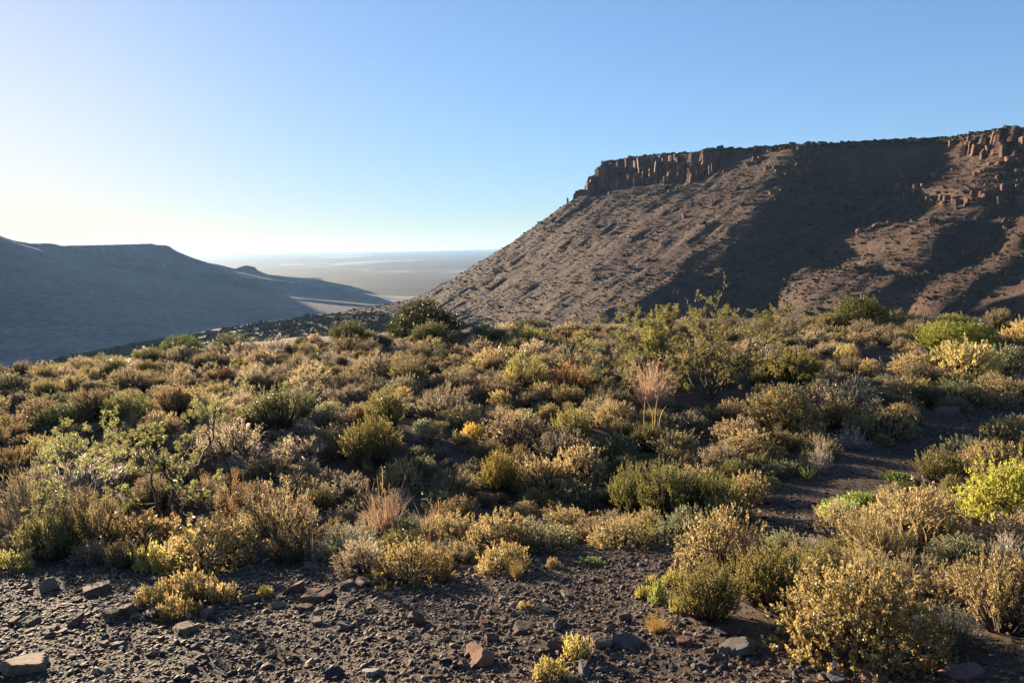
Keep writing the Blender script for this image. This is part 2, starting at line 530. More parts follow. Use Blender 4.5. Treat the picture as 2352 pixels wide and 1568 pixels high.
def tubes(path, rad, sides=4):
    """path (n,k,3), rad (n,k)"""
    n, k, _ = path.shape
    T = np.gradient(path, axis=1)
    T = unit(T)
    ref = np.where(np.abs(T[..., 2:3]) > 0.9, np.array([1.0, 0, 0]), np.array([0, 0, 1.0]))
    A = unit(np.cross(T, ref))
    B = np.cross(T, A)
    ang = np.arange(sides) * 2 * math.pi / sides
    ring = path[:, :, None, :] + rad[:, :, None, None] * (np.cos(ang)[None, None, :, None] * A[:, :, None, :] + np.sin(ang)[None, None, :, None] * B[:, :, None, :])
    V = ring.reshape(-1, 3)
    base = (np.arange(n) * k * sides)[:, None, None]
    i = (np.arange(k - 1) * sides)[None, :, None]
    j = np.arange(sides)[None, None, :]
    j2 = (j + 1) % sides
    F = np.stack([base + i + j, base + i + j2, base + i + sides + j2, base + i + sides + j], -1).reshape(-1, 4)
    return V, F

def ribbons(path, wid, rng):
    """flat tapered blades; path (n,k,3), wid (n,k)"""
    n, k, _ = path.shape
    T = unit(np.gradient(path, axis=1))
    S = perp(T[:, 0], rng)[:, None, :]
    S = unit(S - T * (S * T).sum(-1, keepdims=True))
    V = np.stack([path + S * wid[..., None] / 2, path - S * wid[..., None] / 2], 2).reshape(-1, 3)
    base = (np.arange(n) * k * 2)[:, None]
    i = (np.arange(k - 1) * 2)[None, :]
    F = np.stack([base + i, base + i + 1, base + i + 3, base + i + 2], -1).reshape(-1, 4)
    return V, F

def curve(p0, p1, bend, k):
    """(n,3) ends to (n,k,3) quadratic curves; bend = offset of the middle"""
    t = np.linspace(0, 1, k)[None, :, None]
    m = (p0 + p1) / 2 + bend
    return (1 - t) ** 2 * p0[:, None] + 2 * t * (1 - t) * m[:, None] + t * t * p1[:, None]

def sphere_dirs(n, rng, zmin=0.0):
    out = []
    while len(out) < n:
        d = unit(rng.normal(size=(n * 3, 3)))
        d = d[d[:, 2] > zmin]
        out = d[:n] if len(out) == 0 else np.concatenate([out, d])[:n]
    return out

def join(parts):
    Vs, Fs, off = [], [], 0
    for V, F in parts:
        Vs.append(V)
        Fs.append(F + off)
        off += len(V)
    return np.concatenate(Vs), Fs

def leafy(seed, nc=420, per=13, L=0.075, W=0.034, lumps=9, height=0.72, low=-0.12, up=0.35, seeds=0, depth=0.38, jit=0.11):
    """rounded bush whose twigs end in tight leaf rosettes, uneven lobed outline, unit radius"""
    rng = np.random.default_rng(seed)
    cen = sphere_dirs(lumps, rng, 0.0)
    d = sphere_dirs(nc, rng, low)
    close = (d @ cen.T).max(1)
    r = 0.66 + 0.34 * sstep(0.62, 0.97, close) + jit * rng.normal(size=nc)
    r = r * (1 - depth * rng.random(nc) ** 2)
    tip = d * r[:, None]
    tip[:, 2] = np.maximum(tip[:, 2], 0.03) * height / 1.0
    tip += rng.normal(size=tip.shape) * 0.02
    ax = unit(unit(tip * [1, 1, 1.3]) + np.array([0, 0, up]) + 0.35 * rng.normal(size=(nc, 3)))
    # leaves of a rosette climb the last bit of each twig
    k = per
    tt = np.tile(np.linspace(0, 1, k), nc)
    P = np.repeat(tip, k, 0) - np.repeat(ax, k, 0) * ((1 - tt) * L * 1.7)[:, None]
    side = perp(np.repeat(ax, k, 0), rng)
    D = unit(np.repeat(ax, k, 0) * (0.35 + 0.9 * tt)[:, None] + side * (1.15 - 0.55 * tt)[:, None])
    sz = rng.uniform(0.7, 1.2, nc * k)
    V1, F1 = leaves(P, D, L * sz, W * sz, rng)
    # twigs: a few main stems, each tip joined to the nearest one
    ns = 26
    pick = rng.choice(nc, ns, replace=False)
    p1 = tip[pick] * 0.62
    p0 = np.stack([rng.normal(size=ns) * 0.05, rng.normal(size=ns) * 0.05, np.full(ns, -0.05)], -1)
    path = curve(p0, p1, rng.normal(size=(ns, 3)) * 0.06 + np.array([0, 0, 0.05]), 5)
    S1 = tubes(path, np.linspace(0.022, 0.009, 5)[None].repeat(ns, 0), 4)
    sub = rng.choice(nc, min(nc, 170), replace=False)
    near = np.argmin(((tip[sub][:, None] - p1[None]) ** 2).sum(-1), 1)
    q = path[near, rng.integers(2, 5, len(sub))]
    path2 = curve(q, tip[sub], rng.normal(size=(len(sub), 3)) * 0.04, 4)
    S2 = tubes(path2, np.linspace(0.009, 0.004, 4)[None].repeat(len(sub), 0), 3)
    heads = None
    if seeds:
        pk = rng.choice(np.where(tip[:, 2] > 0.3 * height)[0], seeds, replace=False)
        heads = [tuple(q) for q in tip[pk] + ax[pk] * L * 0.6]
    return (V1, [F1]), join([S1, S2]), heads

def heath(seed, ns=130, side=4, per=20, L=0.05, W=0.017, spread=0.95, height=1.0, lean=0.0):
    """upright wand-like shoots clothed in tiny leaves; unit half width"""
    rng = np.random.default_rng(seed)
    az = rng.random(ns) * 2 * math.pi
    rr = np.sqrt(rng.random(ns))
    base = np.stack([np.cos(az) * rr * 0.22, np.sin(az) * rr * 0.22, np.full(ns, -0.04)], -1)
    hz = height * (1.02 - 0.42 * rr ** 2) * rng.uniform(0.72, 1.1, ns)
    tip = np.stack([np.cos(az) * rr * spread + lean, np.sin(az) * rr * spread, hz], -1) + rng.normal(size=(ns, 3)) * 0.05
    path = curve(base, tip, np.stack([np.cos(az) * rr * 0.16, np.sin(az) * rr * 0.16, -0.02 + 0 * az], -1), 6)
    S1 = tubes(path, np.linspace(0.016, 0.004, 6)[None].repeat(ns, 0), 3)
    # side shoots
    n2 = ns * side
    own = np.repeat(np.arange(ns), side)
    t = rng.uniform(0.35, 0.9, n2)
    i0 = np.minimum((t * 5).astype(int), 4)
    f = (t * 5 - i0)[:, None]
    q = path[own, i0] * (1 - f) + path[own, i0 + 1] * f
    tan = unit(path[own, i0 + 1] - path[own, i0])
    dirs = unit(tan + 0.75 * perp(tan, rng) + np.array([0, 0, 0.35]))
    ln = rng.uniform(0.14, 0.30, n2) * height
    path2 = curve(q, q + dirs * ln[:, None], np.array([[0, 0, -0.015]]) + rng.normal(size=(n2, 3)) * 0.008, 4)
    S2 = tubes(path2, np.linspace(0.006, 0.003, 4)[None].repeat(n2, 0), 3)
    allp = np.concatenate([path[:, 2:6], path2], 0)
    n3 = len(allp)
    t = rng.random((n3, per)) * 0.999
    i0 = (t * 3).astype(int)
    f = (t * 3 - i0)[..., None]
    rows = np.arange(n3)[:, None]
    P = (allp[rows, i0] * (1 - f) + allp[rows, i0 + 1] * f).reshape(-1, 3)
    T = unit(allp[rows, i0 + 1] - allp[rows, i0]).reshape(-1, 3)
    D = unit(T * 0.9 + perp(T, rng) * 0.75)
    sz = rng.uniform(0.6, 1.25, len(P))
    V1, F1 = leaves(P, D, L * sz, W * sz, rng)
    return (V1, [F1]), join([S1, S2]), None

def twiggy(seed, ns=60, sub=7, sub2=4, leaf_per=4, L=0.042, W=0.02, height=0.85):
    """dense dome of fine dry twigs with sparse tiny leaves; unit radius"""
    rng = np.random.default_rng(seed)
    d = sphere_dirs(ns, rng, 0.05)
    lob = sphere_dirs(6, rng, 0.0)
    r = 0.6 + 0.25 * sstep(0.5, 0.95, (d @ lob.T).max(1)) + 0.1 * rng.random(ns)
    base = np.stack([rng.normal(size=ns) * 0.07, rng.normal(size=ns) * 0.07, np.full(ns, -0.04)], -1)
    tip = d * r[:, None] * np.array([1, 1, height])
    path = curve(base, tip, np.stack([d[:, 0] * .1, d[:, 1] * .1, -0.08 + 0 * r], -1) + rng.normal(size=(ns, 3)) * 0.03, 5)
    S1 = tubes(path, np.linspace(0.018, 0.007, 5)[None].repeat(ns, 0), 4)

    def offshoots(par, count, lo, l0, l1, r0, k=4):
        n = len(par) * count
        own = np.repeat(np.arange(len(par)), count)
        kk = par.shape[1] - 1
        t = rng.uniform(lo, 1.0, n) * 0.999
        i0 = (t * kk).astype(int)
        f = (t * kk - i0)[:, None]
        q = par[own, i0] * (1 - f) + par[own, i0 + 1] * f
        tan = unit(par[own, i0 + 1] - par[own, i0])
        out = unit(q + np.array([0, 0, 0.15]))
        dr = unit(tan * 0.7 + 0.9 * perp(tan, rng) + 0.7 * out + np.array([0, 0, 0.2]))
        ln = rng.uniform(l0, l1, n)
        e = q + dr * ln[:, None]
        e[:, 2] = np.maximum(e[:, 2], 0.02)
        pth = curve(q, e, rng.normal(size=(n, 3)) * 0.02, k)
        return pth, np.linspace(r0, r0 * 0.5, k)[None].repeat(n, 0)
    p2, r2 = offshoots(path, sub, 0.35, 0.18, 0.36, 0.0065)
    p3, r3 = offshoots(p2, sub2, 0.3, 0.08, 0.19, 0.0042, 3)
    S2 = tubes(p2, r2, 3)
    tw = ribbons(p3, r3 * 2.2, rng)
    n3 = len(p3)
    t = rng.random((n3, leaf_per)) * 0.999
    i0 = (t * 2).astype(int)
    f = (t * 2 - i0)[..., None]
    rows = np.arange(n3)[:, None]
    P = (p3[rows, i0] * (1 - f) + p3[rows, i0 + 1] * f).reshape(-1, 3)
    D = unit(rng.normal(size=P.shape) + unit(P) + np.array([0, 0, 0.3]))
    sz = rng.uniform(0.6, 1.2, len(P))
    lv = leaves(P, D, L * sz, W * sz, rng)
    V, F = join([tw, lv])
    return (V, F), join([S1, S2]), None

def tuft(seed, n=90, height=1.0, spread=0.45, wid=0.014, droop=0.25, seedheads=True):
    rng = np.random.default_rng(seed)
    az = rng.random(n) * 2 * math.pi
    rr = np.sqrt(rng.random(n))
    base = np.stack([np.cos(az) * rr * 0.12, np.sin(az) * rr * 0.12, np.full(n, -0.03)], -1)
    h = height * rng.uniform(0.45, 1.05, n)
    tip = np.stack([np.cos(az) * rr * spread, np.sin(az) * rr * spread, h], -1) + rng.normal(size=(n, 3)) * 0.06
    tip[:, 2] -= droop * rr * height * 0.5
    path = curve(base, tip, np.stack([-np.cos(az) * rr * .05, -np.sin(az) * rr * .05, 0.22 * h], -1) + rng.normal(size=(n, 3)) * 0.07 * height, 6)
    br = rng.random(n) < 0.25
    path[br, 4:] += rng.normal(size=(br.sum(), 1, 3)) * np.array([0.09, 0.09, 0.03]) * np.array([0.5, 1.0])[None, :, None]
    w = wid * np.array([1.0, 0.95, 0.8, 0.62, 0.4, 0.08])[None].repeat(n, 0)
    parts = [ribbons(path, w, rng)]
    if seedheads:
        tips = path[: n // 3, -1]
        P = np.repeat(tips, 7, 0) + rng.normal(size=(len(tips) * 7, 3)) * np.array([0.006, 0.006, 0.03])
        parts.append(leaves(P, unit(rng.normal(size=P.shape) * 0.4 + np.array([0, 0, 1.0])), 0.045, 0.012, rng))
    return join(parts)

def limb_tree(seed, starts, depth, leaf_len=0.05, leaf_n=10, spines=0, child=(2, 3), shrink=0.66, wob=0.12, gravity=0.0, leaf_from=2, leaf_w=0.35, ang=0.75):
    """starts: list of (p0, p1, r0, r1) main limbs; grows side branches and leaf sprays"""
    rng = np.random.default_rng(seed)
    tub = {5: [], 3: []}
    leafP, leafD, spP, spD = [], [], [], []

    def grow(p0, p1, r0, r1, lev):
        p0, p1 = np.array(p0, float), np.array(p1, float)
        ln = np.linalg.norm(p1 - p0)
        k = 6
        t = np.linspace(0, 1, k)[:, None]
        b = rng.normal(size=3) * wob * ln
        pth = (1 - t) ** 2 * p0 + 2 * t * (1 - t) * ((p0 + p1) / 2 + b) + t * t * p1
        pth[1:-1] += rng.normal(size=(k - 2, 3)) * 0.025 * ln
        rad = np.linspace(r0, r1, k)
        tub[5 if lev < 2 else 3].append((pth, rad))
        ax = unit(p1 - p0)
        if leaf_from <= lev < 9:
            m = leaf_n
            tt = rng.uniform(0.15, 1.0, m)
            q = np.array([np.interp(tt, t[:, 0], pth[:, c]) for c in range(3)]).T
            leafP.append(q)
            leafD.append(unit(ax * 0.5 + rng.normal(size=(m, 3)) * 0.8 + np.array([0, 0, 0.25])))
        if spines and lev >= 1:
            m = max(2, int(spines * ln / 0.1))
            tt = rng.uniform(0.1, 1.0, m)
            q = np.array([np.interp(tt, t[:, 0], pth[:, c]) for c in range(3)]).T
            spP.append(q)
            spD.append(perp(np.repeat(ax[None], m, 0), rng))
        if lev < depth:
            for c in range(rng.integers(child[0], child[1] + 1) + (2 if lev == 0 else 0)):
                tt = rng.uniform(0.3, 1.0) if c else 1.0
                q = np.array([np.interp(tt, t[:, 0], pth[:, cc]) for cc in range(3)])
                pr = perp(ax[None], rng)[0]
                dr = unit(ax + pr * rng.uniform(0.35, 1.0) * ang / 0.75 + np.array([0, 0, 0.18 - gravity]))
                l2 = ln * shrink * rng.uniform(0.6, 1.1)
                e = q + dr * l2
                e[2] = max(e[2], 0.02)
                rr = np.interp(tt, t[:, 0], rad) * 0.72
                grow(q, e, rr, rr * 0.55, lev + 1)
    for s in starts:
        grow(*s[:4], s[4] if len(s) > 4 else 0)
    parts = []
    for sides, lst in tub.items():
        if lst:
            parts.append(tubes(np.stack([p for p, _ in lst]), np.stack([r for _, r in lst]), sides))
    if spP:
        P, D = np.concatenate(spP), np.concatenate(spD)
        parts.append(leaves(P, D, 0.03, 0.004, rng, 0.0, 0.1))
    wood = join(parts)
    # each leaf point carries a small pinnate spray
    P, D = np.concatenate(leafP), np.concatenate(leafD)
    k = 7
    tt = np.tile(np.linspace(0.15, 1, k), len(P))
    S = perp(np.repeat(D, k, 0), rng)
    PP = np.repeat(P, k, 0) + np.repeat(D, k, 0) * (tt * leaf_len)[:, None]
    DD = unit(S + 0.45 * np.repeat(D, k, 0))
    sz = rng.uniform(0.6, 1.15, len(PP))
    V, F = leaves(PP, DD, leaf_len * 0.55 * sz, leaf_len * leaf_w * 0.5 * sz, rng)
    return (V, [F]), wood

_r = np.random.default_rng(99)
_V, _F = leaves(np.zeros((18, 3)), sphere_dirs(18, _r, -0.4), 0.036, 0.028, _r)
SEED_HEAD = mesh_np('seed_head', _V, [_F], M_FLOWER)
# prototypes: (foliage mesh, stem mesh, seed head mesh)
PROTO = {}
def add_proto(key, gen, leafmat=None, stemmat=None):
    f, s, h = gen
    PROTO.setdefault(key, []).append((mesh_np(key + '_foliage', f[0], f[1], leafmat or M_LEAF),
                                      mesh_np(key + '_stems', s[0], s[1], stemmat or M_BARK, smooth=True),
                                      h))
for i in range(4):
    add_proto('leafy', leafy(100 + i, 680, 12, L=0.056, W=0.028, seeds=0 if i % 2 else 7, lumps=10 + 2 * i, up=0.12))
for i in range(2):
    add_proto('leafy_big', leafy(120 + i, 1500, 14, L=0.045, W=0.023, lumps=16, height=0.82, seeds=9, up=0.2))
for i in range(2):
    add_proto('leafy_low', leafy(130 + i, 150, 12, L=0.13, W=0.055, lumps=6, height=0.62, depth=0.3))
for i in range(2):
    add_proto('cushion', leafy(140 + i, 420, 9, L=0.07, W=0.045, lumps=14, height=0.32, up=0.9, depth=0.15))
for i in range(4):
    add_proto('heath', heath(200 + i))
for i in range(2):
    add_proto('heath_big', heath(220 + i, 170, 5, 22, 0.036, 0.013))
for i in range(5):
    add_proto('twiggy', twiggy(300 + i, height=0.75 + 0.1 * (i % 3)))
add_proto('bare', twiggy(350, 50, 7, 4, 0 + 1, 0.02, 0.01, 1.0), stemmat=M_DRY)
for i in range(2):
    add_proto('evergreen', leafy(400 + i, 2000, 10, L=0.048, W=0.02, lumps=16, height=0.98, up=0.3, depth=0.45, jit=0.055))
TUFT = {}
for i in range(3):
    V, F = tuft(500 + i, 210, spread=0.5, wid=0.011)
    TUFT.setdefault('straw', []).append(mesh_np('straw_tuft', V, F, M_GRASS))
    V, F = tuft(520 + i, 34, 1.0, 0.5, 0.032, 0.4, False)
    TUFT.setdefault('green', []).append(mesh_np('green_tuft', V, F, M_GRASS))
    V, F = tuft(540 + i, 7, 1.0, 0.22, 0.014, 0.1, True)
    TUFT.setdefault('stalk', []).append(mesh_np('grass_stalk', V, F, M_GRASS))
# ------------------------------------------------------------------ regions of bare ground (outlined on the picture, tested on the ground)
def in_poly(P, poly):
    x, y = P[:, 0], P[:, 1]
    r = np.zeros(len(P), bool)
    n = len(poly)
    for i in range(n):
        x0, y0 = poly[i]
        x1, y1 = poly[(i + 1) % n]
        c = ((y0 > y) != (y1 > y)) & (x < (x1 - x0) * (y - y0) / (y1 - y0 + 1e-12) + x0)
        r ^= c
    return r
GRAVEL = [(-600, 1285), (0, 1285), (180, 1300), (330, 1318), (600, 1285), (760, 1300), (860, 1325), (1100, 1300), (1330, 1275), (1480, 1255), (1570, 1290), (1560, 1430), (1700, 1470), (1850, 1515), (2352, 1560), (2900, 1560), (2900, 1800), (-600, 1800)]
PATH = [(1500, 1290), (1590, 1235), (1720, 1200), (1800, 1105), (1900, 1060), (2060, 1010), (2130, 945), (2352, 930), (2600, 925), (2600, 985), (2352, 990), (2220, 1050), (2150, 1100), (2010, 1130), (1930, 1190), (1880, 1245), (1810, 1280), (1560, 1340)]
PATCHES = [[(1185, 965), (1330, 945), (1350, 1010), (1200, 1018)], [(1500, 985), (1690, 985), (1690, 1045), (1520, 1045)], [(2160, 1130), (2352, 1170), (2352, 1260), (2230, 1245)], [(1960, 800), (2060, 810), (2060, 880), (1950, 880)]]
NOBUSH = [GRAVEL, PATH] + PATCHES

# ------------------------------------------------------------------ colours of the plants
GOLD = (0.258, 0.198, 0.088)
GOLDGREY = (0.222, 0.172, 0.088)
GREYGREEN = (0.12, 0.125, 0.075)
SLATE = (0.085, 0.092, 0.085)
OLIVE = (0.2, 0.172, 0.055)
GREENOLIVE = (0.125, 0.125, 0.032)
BROWN = (0.168, 0.134, 0.08)
MAUVE = (0.182, 0.15, 0.112)
RUST = (0.18, 0.11, 0.065)
LIME = (0.225, 0.22, 0.045)
GREEN = (0.075, 0.095, 0.03)
DARKG = (0.05, 0.058, 0.022)
STRAW = (0.46, 0.33, 0.18)
PINK = (0.46, 0.29, 0.21)
BLADE = (0.26, 0.30, 0.04)
GREYTW = (0.30, 0.26, 0.23)

def lift(c):
    return tuple(min(0.6, 1.65 * v) for v in c)

NAMES = {'leafy': 'leafy_shrub', 'leafy_big': 'leafy_shrub', 'leafy_low': 'low_leafy_plant', 'cushion': 'cushion_plant', 'heath': 'heath_shrub', 'heath_big': 'heath_shrub', 'twiggy': 'twiggy_shrub', 'bare': 'dry_shrub', 'evergreen': 'evergreen_bush'}
rs_ = random.Random(3)
PLACED = []      # (x, y, radius) of plants on the ground

def place_shrub(kind, pos, rad, height, color, label, group=None, variant=None, yaw=None, cat=None):
    lst = PROTO[kind]
    f, s, h = lst[(rs_.randrange(len(lst)) if variant is None else variant) % len(lst)]
    e = obj(NAMES[kind], None, label=label, cat=cat or ('plant' if kind in ('leafy_low', 'cushion') else 'shrub'), group=group)
    e.empty_display_size = 0.1
    e.location = pos
    nat = {'leafy': 0.72, 'leafy_big': 0.82, 'leafy_low': 0.62, 'cushion': 0.32, 'heath': 1.05, 'heath_big': 1.05, 'twiggy': 0.85, 'bare': 1.0, 'evergreen': 0.98}[kind]
    e.scale = (rad, rad * rs_.uniform(0.78, 1.12), height / nat)
    e.rotation_euler = (rs_.uniform(-.06, .06), rs_.uniform(-.06, .06), rs_.uniform(0, 6.28) if yaw is None else yaw)
    obj('foliage', f, e, color=lift(color))
    obj('stems', s, e)
    for q in (h or []):
        hd = obj('seed_head', SEED_HEAD, e, loc=q)
        hd.rotation_euler = (rs_.uniform(-.5, .5), rs_.uniform(-.5, .5), rs_.uniform(0, 6.28))
    PLACED.append((pos[0], pos[1], rad))
    return e

def place_px(kind, px, py, w, h, color, label, **kw):
    p = hit(px, py)
    d = float(np.linalg.norm(p - EYE))
    sc = d / FPX
    rad = w * sc / 2
    hh = max(h * sc * {'cushion': 0.8, 'leafy': 0.86, 'leafy_big': 0.9}.get(kind, 0.95), 0.03)
    dirh = p[:2] / np.linalg.norm(p[:2])
    q = p[:2] + dirh * rad * 0.75
    z = float(near_height(q[0], q[1]))
    return place_shrub(kind, (q[0], q[1], z - 0.01), rad * 1.02, hh, color, label, **kw)

def place_tuft(kind, px, py, w, h, color, label, group=None):
    p = hit(px, py)
    sc = float(np.linalg.norm(p - EYE)) / FPX
    nat_w = {'straw': 1.0, 'green': 1.1, 'stalk': 0.5}[kind]
    o = obj('grass_tuft' if kind != 'stalk' else 'grass_stalk', TUFT[kind][rs_.randrange(3)], label=label, cat='grass', group=group, color=color)
    o.location = (p[0], p[1], p[2] - 0.005)
    o.scale = (w * sc / nat_w, w * sc / nat_w, h * sc)
    o.rotation_euler = (0, 0, rs_.uniform(0, 6.28))
    return o

